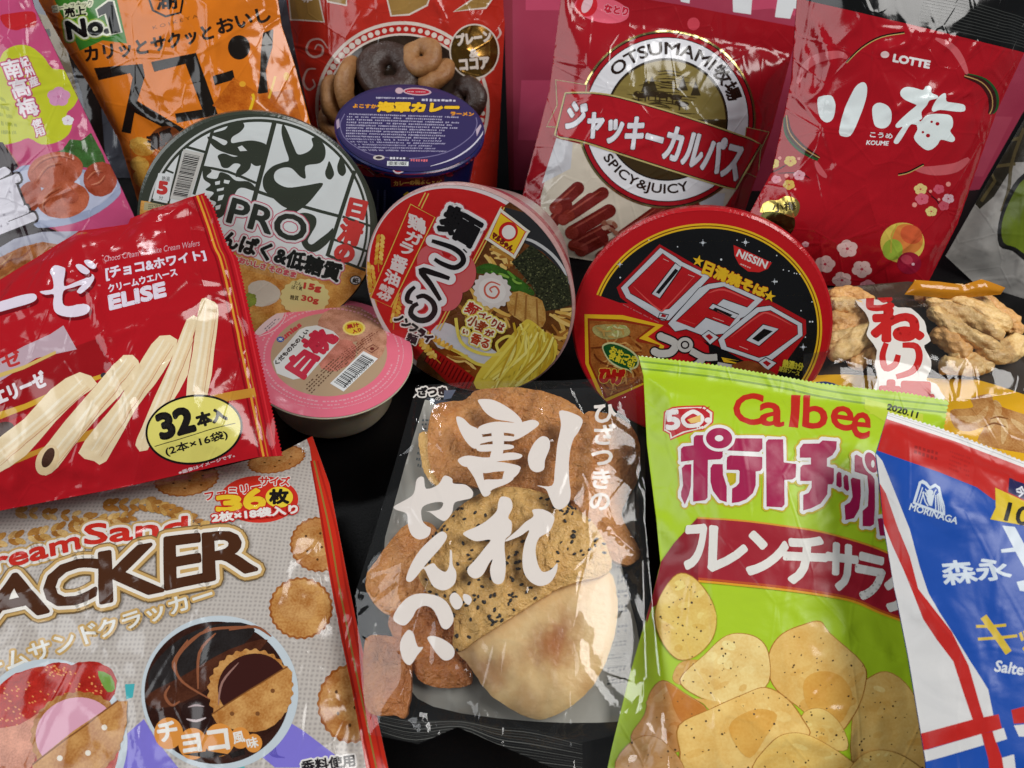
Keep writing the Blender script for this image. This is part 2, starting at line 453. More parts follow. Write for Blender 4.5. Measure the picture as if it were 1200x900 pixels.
    def arc(s, t, c, rx, a0, a1, h, col, ry=None, rot=0, inv=False, bold=0, outs=(), m=None):
        """text along an ellipse; angles in degrees, counter-clockwise from the right"""
        V, F, E, _ = glyphs(t); k = (ry or rx) / rx
        th = np.radians(a0 + (a1 - a0) * V[:, 0]); r = rx + (V[:, 1] * h if not inv else (1 - V[:, 1]) * h)
        x = r * np.cos(th); y = -r * np.sin(th) * k; cc, ss = math.cos(R(rot)), math.sin(R(rot))
        P = s.px(np.stack([c[0] + x * cc - y * ss, c[1] + x * ss + y * cc], 1))
        s._ink(P, F, E, col, bold, list(outs), m or s.defm); return s
    def flower(s, x, y, r, col, core=(190, 60, 80), ph=0.3, squash=0.85):
        P = []
        for i in range(40):
            t = 2 * math.pi * i / 40; k = r * (0.80 + 0.20 * abs(math.cos(2.5 * (t + ph))) ** 0.7)
            P.append((x + k * math.cos(t), y + k * math.sin(t) * squash))
        s.poly(P, col); s.ell(x, y, r * 0.16, r * 0.14, core, n=8)
        s.put([[s.px([(x + r * q * math.cos(t + d), y + r * q * math.sin(t + d) * squash)])[0] for q, d in ((0.15, 0), (0.5, -0.05), (0.5, 0.05))] for t in np.arange(5) * 2 * math.pi / 5 + 0.6], core, s.defm)
        return s
    def barcode(s, a, b, c, d, n=34, bg=(225, 228, 228), fg=(20, 20, 20), margin=0.07, lo=0.1, hi=0.85):
        """quad a b c d: bars run from edge a-d to edge b-c and are stacked along a-b"""
        s.poly([a, b, c, d], bg); a, b, c, d = [np.array(v, float) for v in (a, b, c, d)]; x = margin; ps = []
        f = lambda u, v: (a * (1 - u) + b * u) * (1 - v) + (d * (1 - u) + c * u) * v
        un = (1 - 2 * margin) / (n * 2.6)
        while x < 1 - margin:
            w = un * s.rng.choice((1, 1, 2, 2.6)); g = un * s.rng.choice((1, 1.4, 2.2))
            ps.append(s.px([f(x, lo), f(min(x + w, 1), lo), f(min(x + w, 1), hi), f(x, hi)])); x += w + g
        s.put(ps, fg, s.defm); return s
    def micro(s, a, b, c, d, rows, cols, col, fill=0.85, hh=0.55):
        """fine print too small to read: rows of tiny glyph-sized marks inside the quad"""
        a, b, c, d = [np.array(v, float) for v in (a, b, c, d)]; ps = []
        f = lambda u, v: (a * (1 - u) + b * u) * (1 - v) + (d * (1 - u) + c * u) * v
        for r in range(rows):
            end = s.rng.uniform(0.75, 1.0)
            for k in range(cols):
                if k / cols > end or s.rng.random() > fill: continue
                u0 = (k + 0.12) / cols; u1 = (k + s.rng.uniform(0.6, 0.95)) / cols
                v0 = (r + 0.5 - hh / 2 * s.rng.uniform(0.6, 1)) / rows; v1 = (r + 0.5 + hh / 2 * s.rng.uniform(0.6, 1)) / rows
                ps.append(s.px([f(u0, v0), f(u1, v0), f(u1, v1), f(u0, v1)]))
        s.put(ps, col, s.defm); return s
    def ringmicro(s, c, rx, ry, a0, a1, n, h, col, fill=0.9, rot=0):
        ps = []; cc, ss = math.cos(R(rot)), math.sin(R(rot))
        f = lambda a, k: (c[0] + k * rx * math.cos(R(a)) * cc + k * ry * math.sin(R(a)) * ss, c[1] + k * rx * math.cos(R(a)) * ss - k * ry * math.sin(R(a)) * cc)
        for i in range(n):
            if s.rng.random() > fill: continue
            b0 = a0 + (a1 - a0) * (i + 0.1) / n; b1 = a0 + (a1 - a0) * (i + s.rng.uniform(0.55, 0.95)) / n
            k1 = 1 + h * s.rng.uniform(0.6, 1) / rx
            ps.append(s.px([f(b0, 1), f(b1, 1), f(b1, k1), f(b0, k1)]))
        s.put(ps, col, s.defm); return s
    def dots(s, reg, n, r0, r1, col, m=None, sq=0.8):
        reg = np.asarray(reg, float); lo, hi = reg.min(0), reg.max(0); ps = []
        while n > 0:
            p = np.array([s.rng.uniform(lo[0], hi[0]), s.rng.uniform(lo[1], hi[1])]); n -= 1
            if not inpoly(p, reg): continue
            r = s.rng.uniform(r0, r1); rr = s.rng.uniform(0, 3); e = s.rng.uniform(0.5, 1)
            ps.append(s.px([p + r * np.array([math.cos(t), e * math.sin(t)]) @ np.array([[math.cos(rr), math.sin(rr)], [-math.sin(rr), math.cos(rr)]]) for t in np.arange(6) * math.pi / 3]))
        s.put(ps, col, m or s.defm); return s
    def strands(s, reg, n, length, w, cols, ang=0, spread=60, wig=0.5, m=None):
        reg = np.asarray(reg, float); lo, hi = reg.min(0), reg.max(0)
        for _ in range(n):
            p = np.array([s.rng.uniform(lo[0], hi[0]), s.rng.uniform(lo[1], hi[1])]); a = R(ang + s.rng.uniform(-spread, spread)); P = []
            k = s.rng.uniform(-wig, wig)
            for i in range(7):
                if not inpoly(p, reg): break
                P.append(p.copy()); p = p + length / 6 * np.array([math.cos(a), math.sin(a)]); a += k
            if len(P) > 2: s.stroke(P, w * s.rng.uniform(0.7, 1.2), s.rng.choice(cols), m, sm=3, taper=0.4)
        return s
    def cap(s):
        """outline of the panel pulled in: clip for prints"""
        return s.out
    # ---- build
    def _clipgrid(s, poly, out):
        g = s.g; x0, y0 = s.lo
        xs = [p[0] for p in poly]; ys = [p[1] for p in poly]
        i0 = int((min(xs) - x0) / g); i1 = int((max(xs) - x0) / g)
        for i in range(i0, i1 + 1):
            p = poly
            if i > i0: p = half(p, 0, x0 + i * g, False)
            if i < i1 and len(p) > 2: p = half(p, 0, x0 + (i + 1) * g, True)
            if len(p) < 3: continue
            ys = [q[1] for q in p]; j0 = int((min(ys) - y0) / g); j1 = int((max(ys) - y0) / g)
            for j in range(j0, j1 + 1):
                r = p
                if j > j0: r = half(r, 1, y0 + j * g, False)
                if j < j1 and len(r) > 2: r = half(r, 1, y0 + (j + 1) * g, True)
                if len(r) < 3: continue
                cx = x0 + i * g; cy = y0 + j * g
                f = lambda q: (q[0] - cx) - (q[1] - cy)
                d = [f(q) for q in r]
                if min(d) >= -1e-9 or max(d) <= 1e-9: out.append(r)
                else:
                    for t in (halfline(r, f), halfline(r, lambda q: -f(q))):
                        if len(t) > 2: out.append(t)
    def build(s):
        n = len(s.out); res = {}
        trs = [[tuple(p) for p in t] for t in tess(s.out)]
        trs = [t if area2(t) > 0 else t[::-1] for t in trs]; memo = {}
        def nearin(p):
            k = (int((p[0] - s.lo[0]) / s.g * 2), int((p[1] - s.lo[1]) / s.g * 2))
            if k not in memo:
                x, y = s.lo[0] + k[0] * s.g / 2, s.lo[1] + k[1] * s.g / 2; memo[k] = all(inpoly((x + i * s.g / 2, y + j * s.g / 2), s.out) for i in (-0.01, 1.01) for j in (-0.01, 1.01))
            return memo[k]
        for pt in s.parts:
            if not pt['polys']: continue
            V = []; OFF = []; C = []; F = []; MI = []; ms = []; idx = {}
            for poly, c, m, off in pt['polys']:
                if off > 0 and s.convex:
                    for i in range(n):
                        a = s.out[i]; b = s.out[(i + 1) % n]; ex, ey = b[0] - a[0], b[1] - a[1]
                        if min(ex * (p[1] - a[1]) - ey * (p[0] - a[0]) for p in poly) < 0:
                            poly = halfline(poly, lambda p: ex * (p[1] - a[1]) - ey * (p[0] - a[0]))
                            if len(poly) < 3: break
                    if len(poly) < 3: continue
                cl = []; s._clipgrid(poly, cl)
                if off > 0 and not s.convex:
                    keep = []
                    for r in cl:
                        if all(nearin(p) for p in r): keep.append(r); continue
                        for tr in trs:
                            if max(p[0] for p in r) < min(p[0] for p in tr) or min(p[0] for p in r) > max(p[0] for p in tr) or max(p[1] for p in r) < min(p[1] for p in tr) or min(p[1] for p in r) > max(p[1] for p in tr): continue
                            w_ = r
                            for k in range(3):
                                a = tr[k]; b = tr[(k + 1) % 3]; ex, ey = b[0] - a[0], b[1] - a[1]
                                w_ = halfline(w_, lambda p: ex * (p[1] - a[1]) - ey * (p[0] - a[0]))
                                if len(w_) < 3: break
                            if len(w_) > 2: keep.append(w_)
                    cl = keep
                if m not in ms: ms.append(m)
                mi = ms.index(m)
                for r in cl:
                    f = []
                    for p in r:
                        k = (round(p[0], 7), round(p[1], 7), off)
                        if k not in idx: idx[k] = len(V); V.append(p); OFF.append(off); C.append(c)
                        if not f or f[-1] != idx[k]: f.append(idx[k])
                    if len(f) > 1 and f[0] == f[-1]: f.pop()
                    if len(f) > 2: F.append(f); MI.append(mi)
            if not F: continue
            q = np.array(V); co = s.world(q, np.array(OFF)) - s.loc; nr = s.normals(q)
            me = bpy.data.meshes.new(pt['name']); me.from_pydata(co.tolist(), [], F)
            for m in ms: me.materials.append(mat(m))
            me.polygons.foreach_set('material_index', MI); me.polygons.foreach_set('use_smooth', [True] * len(F))
            ca = me.attributes.new('Col', 'FLOAT_COLOR', 'POINT')
            ca.data.foreach_set('color', np.concatenate([np.array(C), np.ones((len(C), 1))], 1).ravel())
            uv = me.uv_layers.new(name='UVMap'); li = np.zeros(len(me.loops), int); me.loops.foreach_get('vertex_index', li)
            uv.data.foreach_set('uv', q[li].ravel())
            me.update()
            me.normals_split_custom_set_from_vertices(nr.tolist())
            o = link(pt['name'], me, s.root); res.setdefault(pt['name'], o)
            if pt['label']: o['label'] = pt['label']
        if s.backd is not None:
            cl = []
            for t in tess(s.out): s._clipgrid([tuple(p) for p in t], cl)
            idx = {}; V = []; F = []
            for r in cl:
                f = []
                for p in r:
                    k = (round(p[0], 7), round(p[1], 7))
                    if k not in idx: idx[k] = len(V); V.append(p)
                    if not f or f[-1] != idx[k]: f.append(idx[k])
                if len(f) > 1 and f[0] == f[-1]: f.pop()
                if len(f) > 2: F.append(f[::-1])
            q = np.array(V); h = np.minimum(-s.backd * s.tri(s.prof, q) - 0.0001, s.tri(s.Hh, q) - 0.0002)
            co = s.O + q[:, :1] * s.X + q[:, 1:] * s.Y + h[:, None] * s.N - s.loc
            me = bpy.data.meshes.new('back_panel'); me.from_pydata(co.tolist(), [], F); me.materials.append(mat(s.backmat))
            me.polygons.foreach_set('use_smooth', [True] * len(F))
            ca = me.attributes.new('Col', 'FLOAT_COLOR', 'POINT'); ca.data.foreach_set('color', np.tile(np.array([*lin(s.backcol), 1.0]), (len(V), 1)).ravel())
            me.uv_layers.new(name='UVMap'); me.update()
            res['back_panel'] = link('back_panel', me, s.root)
        return res
    defm = 'film'
def inpoly(p, P):
    c = False; n = len(P)
    for i in range(n):
        a = P[i]; b = P[(i + 1) % n]
        if (a[1] > p[1]) != (b[1] > p[1]) and p[0] < (b[0] - a[0]) * (p[1] - a[1]) / (b[1] - a[1]) + a[0]: c = not c
    return c
def bag(thing_name, label, cat, anchor, outline, N, z=None, t=None, group=None, **k):
    O = at_z(anchor, z) if z is not None else at_t(anchor, t)
    r = thing(thing_name, label, cat, tuple(O), group)
    s = Sheet(r, O, N, outline, **k)
    return s
def disc(thing_name, label, cat, c, a, b, ang, sign, t=None, z=None, fix=None, **k):
    """round lid seen as an ellipse: centre c, half axes a > b, minor axis direction ang (degrees, image, y up)"""
    O = at_z(c, z) if z is not None else at_t(c, t)
    v = unit(CAM - O); tt = np.linalg.norm((O - CAM) @ FW)
    e = math.cos(R(ang)) * RT + math.sin(R(ang)) * UP; e = unit(e - e.dot(v) * v)
    th = math.acos(b / a); N = math.cos(th) * v + sign * math.sin(th) * e
    Rr = a * tt / FPX; tg = np.linspace(0, 2 * math.pi, 200); O0 = O
    ca, sa = math.cos(R(ang)), -math.sin(R(ang))
    ex = c[0] + b * np.cos(tg) * ca - a * np.sin(tg) * sa; ey = c[1] + b * np.cos(tg) * sa + a * np.sin(tg) * ca
    for _ in range(6):
        X = unit(RT - RT.dot(N) * N); Y = np.cross(N, X)
        q = O + Rr * (np.cos(tg)[:, None] * X + np.sin(tg)[:, None] * Y) - CAM; dp = q @ FW
        u = 600 + FPX * (q @ RT) / dp; w = 450 - FPX * (q @ UP) / dp
        Rr *= (((ex.max() - ex.min()) / (u.max() - u.min())) * ((ey.max() - ey.min()) / (w.max() - w.min()))) ** 0.5
        O = O + ((ex.max() + ex.min() - u.max() - u.min()) / 2 * RT - (ey.max() + ey.min() - w.max() - w.min()) / 2 * UP) * dp.mean() / FPX
    r = thing(thing_name, label, cat, tuple(O))
    s = Sheet(r, O, N, circle=Rr, **k); s.R = Rr
    return s
def lathe(name, s, prof, mt, n=96, parent=None):
    """surface of revolution about the lid's axis: prof = (radius, height along the lid normal)"""
    V = []; F = []
    for r, h in prof:
        for i in range(n):
            a = 2 * math.pi * i / n
            V.append(tuple(s.O + r * math.cos(a) * s.X + r * math.sin(a) * s.Y + h * s.N - s.loc))
    for k in range(len(prof) - 1):
        for i in range(n):
            j = (i + 1) % n; F.append((k * n + i, (k + 1) * n + i, (k + 1) * n + j, k * n + j))
    F.append(tuple(range((len(prof) - 1) * n, len(prof) * n))[::-1])
    me = bpy.data.meshes.new(name); me.from_pydata(V, [], F); me.materials.append(mt)
    for p in me.polygons: p.use_smooth = len(p.vertices) == 4
    bm = bmesh.new(); bm.from_mesh(me); bmesh.ops.recalc_face_normals(bm, faces=bm.faces); bm.to_mesh(me); bm.free()
    me.set_sharp_from_angle(angle=R(40)); me.update()
    return link(name, me, parent or s.root)
class Drape:
    """prints laid on any built mesh (a cup's wall) by following the line of print onto it"""
    def __init__(s, objs, root):
        s.root = root; s.loc = np.array(root.location); V = []; F = []
        for o in objs:
            k = len(V); V += [tuple(np.array(v.co) + s.loc) for v in o.data.vertices]; F += [[i + k for i in p.vertices] for p in o.data.polygons]
        s.b = BVHTree.FromPolygons(V, F); s.acc = []; s.lay = 0; s.z = (0, 0, 1)
    zoom = Sheet.zoom; px = Sheet.px; _edges = Sheet._edges; _ink = Sheet._ink; text = Sheet.text; stroke = Sheet.stroke; poly = Sheet.poly; ell = Sheet.ell
    defm = 'lid'; rng = random.Random(5)
    def put(s, polys, col, m='lid', same=False):
        s.lay += 1; g = 4.0; c = lin(col)
        for n_, p in enumerate(polys):
            p = [tuple(v) for v in p]; xs = [v[0] for v in p]
            for i in range(int(min(xs) // g), int(max(xs) // g) + 1):
                q = half(half(p, 0, i * g, False), 0, (i + 1) * g, True) if len(p) > 2 else []
                if len(q) < 3: continue
                ys = [v[1] for v in q]
                for j in range(int(min(ys) // g), int(max(ys) // g) + 1):
                    r = half(q, 1, j * g, False)
                    if len(r) > 2: r = half(r, 1, (j + 1) * g, True)
                    if len(r) > 2: s.acc.append((r, c, m, s.lay * 4e-5 + (n_ % 13) * 2e-6 + 2e-4))
    def build(s, name):
        V = []; F = []; C = []; N = []; MI = []; ms = []
        for r, c, m, off in s.acc:
            f = []
            for d in ray(r):
                h = s.b.ray_cast(Vector(CAM), Vector(d))
                if h[0] is None: break
                n = h[1] if h[1].dot(Vector(d)) < 0 else -h[1]
                f.append(np.array(h[0]) + off * np.array(n) - s.loc); N.append(tuple(n))
            if len(f) == len(r):
                k = len(V); V += [tuple(v) for v in f]; C += [c] * len(f); F.append(list(range(k, k + len(f)))[::-1]); MI.append(m)
        me = bpy.data.meshes.new(name); me.from_pydata(V, [], F)
        for m in dict.fromkeys(MI): me.materials.append(mat(m)); ms.append(m)
        me.polygons.foreach_set('material_index', [ms.index(m) for m in MI]); me.polygons.foreach_set('use_smooth', [True] * len(F))
        ca = me.attributes.new('Col', 'FLOAT_COLOR', 'POINT'); ca.data.foreach_set('color', np.concatenate([np.array(C), np.ones((len(C), 1))], 1).ravel())
        me.uv_layers.new(name='UVMap'); me.update()
        return link(name, me, s.root)

# ================================================================== the black table
tm = solid('black_table', (9, 8, 9), 0.34, 0, 0.5, 60, (0.6, 0.6, 0.6), 0.00008, 900)
me = bpy.data.meshes.new('table_surface')
me.from_pydata([(-1.6, -0.6, 0), (1.6, -0.6, 0), (1.6, 1.6, 0), (-1.6, 1.6, 0), (-1.6, -0.6, -0.03), (1.6, -0.6, -0.03), (1.6, 1.6, -0.03), (-1.6, 1.6, -0.03)], [],
               [(0, 1, 2, 3), (7, 6, 5, 4), (0, 4, 5, 1), (1, 5, 6, 2), (2, 6, 7, 3), (3, 7, 4, 0)])
me.materials.append(tm)
tag(link('table_surface', me), kind='structure')

WHT = (226, 230, 232); BLK = (22, 20, 20)
def nrm(elev, turn=0.0):
    """normal of a panel leaning back: elevation above the horizon, turned to the right (degrees)"""
    return (math.cos(R(elev)) * math.sin(R(turn)), -math.cos(R(elev)) * math.cos(R(turn)), math.sin(R(elev)))

# ================================================================== pink paper carrier at the back
s = bag('paper_bag', 'pink paper carrier with paler squares and white letters, standing behind everything', 'paper bag', (760, 130),
        [(588, -60), (1330, -60), (1198, 133), (1070, 360), (600, 330)], nrm(30), t=0.61, H=0.002, back=0.02, w=0.02, crinkle=0.0004, base='card', col=(166, 46, 76), seed=3, grid=0.004)
s.part('printed_square')
P1 = (196, 66, 100)
s.poly([(616, -20), (660, -20), (658, 12), (616, 12)], P1); s.part('printed_square'); s.poly([(611, 94), (652, 94), (646, 165), (607, 164)], P1); s.part('printed_square')
s.poly([(880, -20), (935, -20), (935, 20), (905, 10), (880, 12)], P1)
s.part('printed_square'); s.poly([(1157, 136), (1187, 137), (1152, 207), (1130, 206)], (178, 62, 88)); s.part('printed_square'); s.poly([(1100, 266), (1128, 267), (1100, 320), (1078, 320)], (178, 62, 88))
s.part('edge_strip'); s.poly([(588, -60), (600, -60), (603, 330), (597, 330)], (140, 26, 50))
s.part('letter')
s.poly([(790, -20), (810, -20), (808, 4), (798, 2)], WHT); s.part('letter'); s.poly([(858, -20), (883, -20), (880, 17), (859, 14)], WHT); s.part('letter'); s.poly([(914, -20), (940, -20), (941, 10), (930, 10), (926, 22), (908, 20)], WHT)
s.build()

# ================================================================== grey plastic bag behind the left bags
s = bag('plastic_bag', 'silvery grey plastic bag seen in the gap between the pink and the orange bags', 'bag', (110, 120),
        [(-60, -60), (400, -60), (420, 330), (-60, 360)], nrm(38), t=0.63, H=0.004, back=0.004, w=0.04, crinkle=0.0022, base='film', col=(112, 116, 126), seed=11, grid=0.004)
s.part('printed_border'); s.poly([(20, 10), (62, 20), (80, 60), (95, 130), (110, 260), (90, 260), (70, 120), (50, 60)], (150, 136, 112)); s.poly([(74, 48), (86, 48), (118, 118), (128, 240), (108, 200), (96, 110)], (48, 42, 38))
s.poly([(50, 34), (58, 34), (60, 42), (52, 44)], BLK)
s.build()

# ================================================================== white bag with a green patch on the right
s = bag('snack_bag', 'white bag with an olive green black-edged patch, in shade at the right edge', 'snack bag', (1170, 250),
        [(1245, 60), (1330, 20), (1330, 380), (1190, 356), (1140, 330), (1108, 300), (1150, 226), (1205, 132)], nrm(34, -25), t=0.55, H=0.012, back=0.01, w=0.04, crinkle=0.0016, col=(176, 172, 166), seed=5, grid=0.003, base='matte')
s.part('lattice_print'); s.poly([(1150, 150), (1240, -40), (1260, 190), (1190, 190), (1165, 230), (1148, 245), (1135, 230)], (50, 46, 34))
for k in range(5):
    s.stroke([(1150 + k * 5, 236 - k * 26), (1166 + k * 5, 212 - k * 28), (1160 + k * 6, 196 - k * 28), (1190 + k * 4, 192 - k * 30)], 4, (104, 92, 58), sm=0)
s.stroke([(1174, 248), (1182, 222), (1186, 190), (1200, 150)], 4, (96, 84, 52))
s.part('green_patch'); s.poly([(1232, 190), (1200, 203), (1182, 226), (1170, 262), (1171, 288), (1186, 294), (1200, 305), (1232, 330)], BLK, sm=3); s.poly([(1236, 194), (1202, 208), (1185, 232), (1174, 262), (1176, 284), (1190, 290), (1204, 300), (1236, 320)], (104, 122, 26), sm=3)
s.build()

# ================================================================== pink bag of dried plums
PK = (196, 78, 122)
s = bag('snack_bag', 'pink snack bag with a yellow-green blossom print and three dried plums on a plate', 'snack bag', (70, 140),
        [(-110, -70), (26, -40), (41, 10), (92, 116), (145, 226), (158, 255), (150, 330), (-110, 380)], nrm(40, 4), t=0.53, H=0.010, back=0.012, w=0.03, seal=[(0, 0.012)], crinkle=0.0007, col=PK, seed=21,
        ridges=[([(72, 165), (88, 195), (103, 224)], 0.0007, 0.0016), ([(86, 140), (96, 170), (118, 214)], 0.0006, 0.0016), ([(38, 52), (56, 78), (62, 70)], 0.0007, 0.002)])
s.zoom(0, 0, 4.5).part('blossom_print')
s.poly([(0, 85), (60, 70), (170, 60), (192, 100), (182, 140), (125, 148), (85, 160), (30, 142)], (196, 40, 46), sm=3)
s.poly([(0, 310), (30, 265), (90, 238), (160, 245), (230, 300), (275, 360), (340, 370), (400, 430), (415, 500), (390, 560), (350, 600), (380, 650), (360, 710), (300, 750), (220, 762), (150, 728), (80, 752), (-40, 745), (-80, 500)], (196, 200, 48), sm=3)
s.flower(310, 510, 62, (214, 150, 186), (196, 120, 160)); s.flower(358, 635, 32, (232, 224, 230), (200, 160, 190))
s.micro((-30, 480), (40, 520), (110, 720), (10, 720), 5, 12, (150, 160, 40))
s.part('lettering')
s.vtext('南高梅', (0, 328), (92, 306), (115, 620), (212, 602), col=(238, 228, 232), bold=3, outs=[(11, (196, 70, 110))])
s.vtext('紀州産', (100, 308), (142, 296), (166, 462), (212, 444), col=(238, 228, 232), bold=2, outs=[(7, (196, 70, 110))])
s.vtext('使用', (163, 640), (212, 622), (192, 724), (244, 706), col=(238, 228, 232), bold=2, outs=[(7, (196, 70, 110))])
s.part('food_picture')
s.poly([(330, 790), (370, 735), (430, 740), (480, 700), (545, 820), (570, 900), (430, 880), (300, 800)], (72, 120, 60), m='photo')
s.zoom(0, 180, 6)
s.poly([(-300, -90), (20, -80), (130, 90), (60, 170), (250, 480), (400, 545), (300, 700), (-300, 900)], (44, 30, 34))
s.stroke([(34, -60), (140, 90)], 6, (170, 120, 90)); s.stroke([(372, 520), (408, 552)], 6, (170, 120, 90))
s.poly([(60, 170), (120, 110), (200, 80), (500, 100), (800, 160), (845, 235), (835, 300), (700, 410), (520, 490), (300, 522), (230, 490), (130, 330)], (160, 168, 196), sm=3)
s.poly([(110, 180), (200, 110), (500, 120), (790, 190), (810, 250), (700, 360), (480, 440), (260, 465), (170, 330)], (186, 190, 212), sm=3)
PL = (196, 106, 80)
s.ell(205, 310, 85, 120, (186, 96, 72), 20, 'baked'); s.ell(705, 180, 118, 122, (176, 84, 62), 0, 'baked', wob=0.02)
s.ell(390, 118, 196, 128, PL, -10, 'baked', wob=0.012); s.ell(445, 325, 184, 130, (200, 108, 78), -6, 'baked', wob=0.012)
for q in ([(215, 120), (300, 40), (420, 10), (520, 40)], [(250, 200), (330, 90), (440, 60)], [(290, 380), (330, 290), (430, 230)], [(330, 430), (300, 360), (350, 300)], [(610, 180), (660, 130), (720, 120)], [(640, 220), (700, 200), (740, 150)]):
    s.stroke(q, 9, (214, 140, 112), 'baked', taper=0.8); s.stroke([(x + 8, y + 12) for x, y in q], 6, (140, 66, 50), 'baked', taper=0.8)
s.ell(495, 300, 60, 50, (188, 96, 70), 20, 'photo')
s.poly([(-200, 690), (0, 660), (100, 600), (300, 550), (545, 545), (640, 640), (-100, 1000), (-300, 900)], (172, 172, 188)); s.poly([(-200, 800), (20, 720), (140, 660), (300, 620), (420, 640), (200, 900), (-200, 1000)], (178, 110, 60), m='photo')
s.strands([(-100, 720), (300, 620), (420, 640), (200, 900), (-100, 950)], 40, 120, 14, [(206, 150, 90), (150, 80, 44), (190, 120, 66)], -25, 25, 0.2, 'photo')
s.part('product_name'); s.text('重', (-150, 612), (242, 456), tl=(-298, 240), col=(226, 222, 232), bold=17, outs=[(34, (40, 26, 30))])
s.build()

# ================================================================== orange corn snack bag
OR = (224, 122, 30)
s = bag('snack_bag', 'orange corn snack bag with thick black characters and a green flag', 'snack bag', (240, 80),
        [(20, -70), (316, -70), (330, 30), (345, 75), (365, 150), (385, 300), (190, 330), (160, 230), (140, 165), (108, 105), (74, 52), (46, 2)], nrm(38, 2), t=0.55, H=0.022, back=0.016, w=0.045, crinkle=0.0010, col=OR, seed=31, base='film',
        ridges=[([(255, 30), (252, 70), (256, 105)], 0.0010, 0.0022), ([(290, 60), (297, 100), (300, 130)], 0.0010, 0.0018), ([(150, 118), (180, 140), (216, 152)], 0.0016, 0.0030)])
s.zoom(40, 0, 3.636).part('rank_flag')
s.poly([(60, -60), (340, -60), (396, 185), (292, 172), (195, 216), (150, 122), (110, 50)], (64, 132, 44))
s.text('コーンスナック', (84, 52), (250, 26), 26, (20, 20, 18), outs=[(7, (228, 230, 190))]); s.text('売上', (134, 76), (221, 64), 40, (20, 20, 18), bold=2, outs=[(8, (228, 230, 190))])
s.text('No.', (148, 166), (318, 138), 72, (20, 20, 18), bold=6, outs=[(14, (236, 236, 214)), (20, (150, 180, 60))]); s.poly([(268, 42), (318, 6), (336, 6), (370, 138), (330, 146), (306, 58), (276, 70)], (236, 236, 214)); s.stroke([(268, 42), (318, 6), (336, 6), (370, 138), (330, 146), (306, 58), (276, 70)], 16, (236, 236, 214), closed=True, sm=0)
s.poly([(268, 42), (318, 6), (336, 6), (370, 138), (330, 146), (306, 58), (276, 70)], (20, 20, 18))
s.part('brand_mark'); s.stroke([(478, -40), (506, 44), (560, 70), (624, 54), (640, -40)], 10, BLK, sm=0); s.text('湖', (524, 42), (608, 36), 76, BLK, bold=3)
s.text('K O I K E Y A', (508, 126), (698, 74), 14, (120, 66, 24))
s.part('lettering'); s.text('カリッと', (222, 264), (486, 228), 62, (36, 26, 20), bold=3); s.text('サクッと', (508, 224), (766, 164), 62, (36, 26, 20), bold=3); s.text('おいし', (790, 146), (1010, 86), 62, (36, 26, 20), bold=3)
s.part('product_name')
K2 = (30, 24, 20)
s.poly([(255, 290), (462, 272), (472, 325), (440, 430), (645, 553), (600, 575), (560, 548), (428, 480), (412, 570), (372, 562), (400, 430), (420, 330), (408, 312), (275, 342)], K2)
s.poly([(498, 264), (690, 225), (784, 490), (608, 524), (600, 484), (716, 466), (645, 272), (512, 306)], K2)
s.poly([(760, 326), (846, 298), (856, 338), (770, 364)], K2); s.ell(873, 202, 47, 52, K2); s.poly([(975, 140), (1020, 124), (1016, 200), (987, 300), (1000, 420), (946, 438), (962, 330), (966, 220)], K2)
s.part('corn_picture'); s.poly([(405, 600), (520, 640), (560, 570), (640, 600), (640, 900), (420, 900)], (206, 110, 34), m='photo')
for x, y, a, b in ((460, 625, 55, 38), (450, 700, 40, 34), (470, 760, 50, 40), (560, 600, 60, 50)): s.ell(x, y, a, b, (226, 178, 84), 20, 'baked', wob=0.05)
s.ell(560, 590, 66, 52, (130, 66, 26), -10, 'photo'); s.text('濃厚', (500, 640), (600, 600), 60, (40, 24, 18), bold=4)
s.poly([(760, 450), (850, 330), (960, 400), (1100, 380), (1150, 540), (900, 520)], (214, 118, 34), m='baked')
s.stroke([(920, 470), (935, 420), (930, 400)], 12, (232, 190, 40)); s.stroke([(1000, 420), (1018, 360), (1028, 325)], 10, (226, 178, 40)); s.ell(888, 358, 14, 12, (236, 170, 50)); s.ell(1075, 325, 12, 18, (226, 170, 40))
s.build()

# ================================================================== doughnut bag
RD = (186, 46, 34)
doughn = []
s = bag('snack_bag', 'red doughnut bag with a round window and gold disc, behind the navy cup', 'snack bag', (470, 100),
        [(322, -80), (596, -80), (592, 20), (586, 140), (578, 300), (400, 320), (366, 150), (346, 60)], nrm(34), t=0.60, H=0.018, back=0.016, w=0.05, crinkle=0.0010, col=RD, seed=41,
        ridges=[([(505, -10), (520, 20), (522, 32)], 0.0012, 0.002), ([(430, 90), (445, 92), (464, 100)], 0.0010, 0.0018)])
s.zoom(320, 0, 4.09)
GD = (160, 124, 66); LN = (222, 208, 196)
for q in ([(70, -60), (85, 95), (245, 105), (210, -60)], [(240, -60), (262, 8), (352, 26), (352, -60)], [(535, -60), (566, 76), (652, 70), (738, 25), (772, -60)], [(866, 56), (965, -10), (980, -60), (1090, -60), (1020, 38)]):
    s.part('gold_letter'); s.poly(q, GD); s.stroke(q, 9, LN, closed=True, sm=0)
s.part('lettering'); s.text('もちっ', (190, 10), (190, -90), 50, LN, tl=(140, 10), bold=2)
s.part('round_window', 'dark round window edged by a dotted red ring'); s.ell(620, 510, 418, 408, LN, n=90); s.ell(620, 510, 402, 392, (182, 40, 32), n=90); s.ell(620, 510, 372, 350, LN, n=90); s.ell(620, 510, 362, 340, (58, 44, 34), m='photo', n=90)
for i in range(70):
    a = 2 * math.pi * i / 70; rr = 11 + 5 * math.sin(a * 2) ** 2; s.ell(620 + 387 * math.cos(a), 510 + 371 * math.sin(a), rr, rr, LN, n=10)
s.part('scroll_ornament')
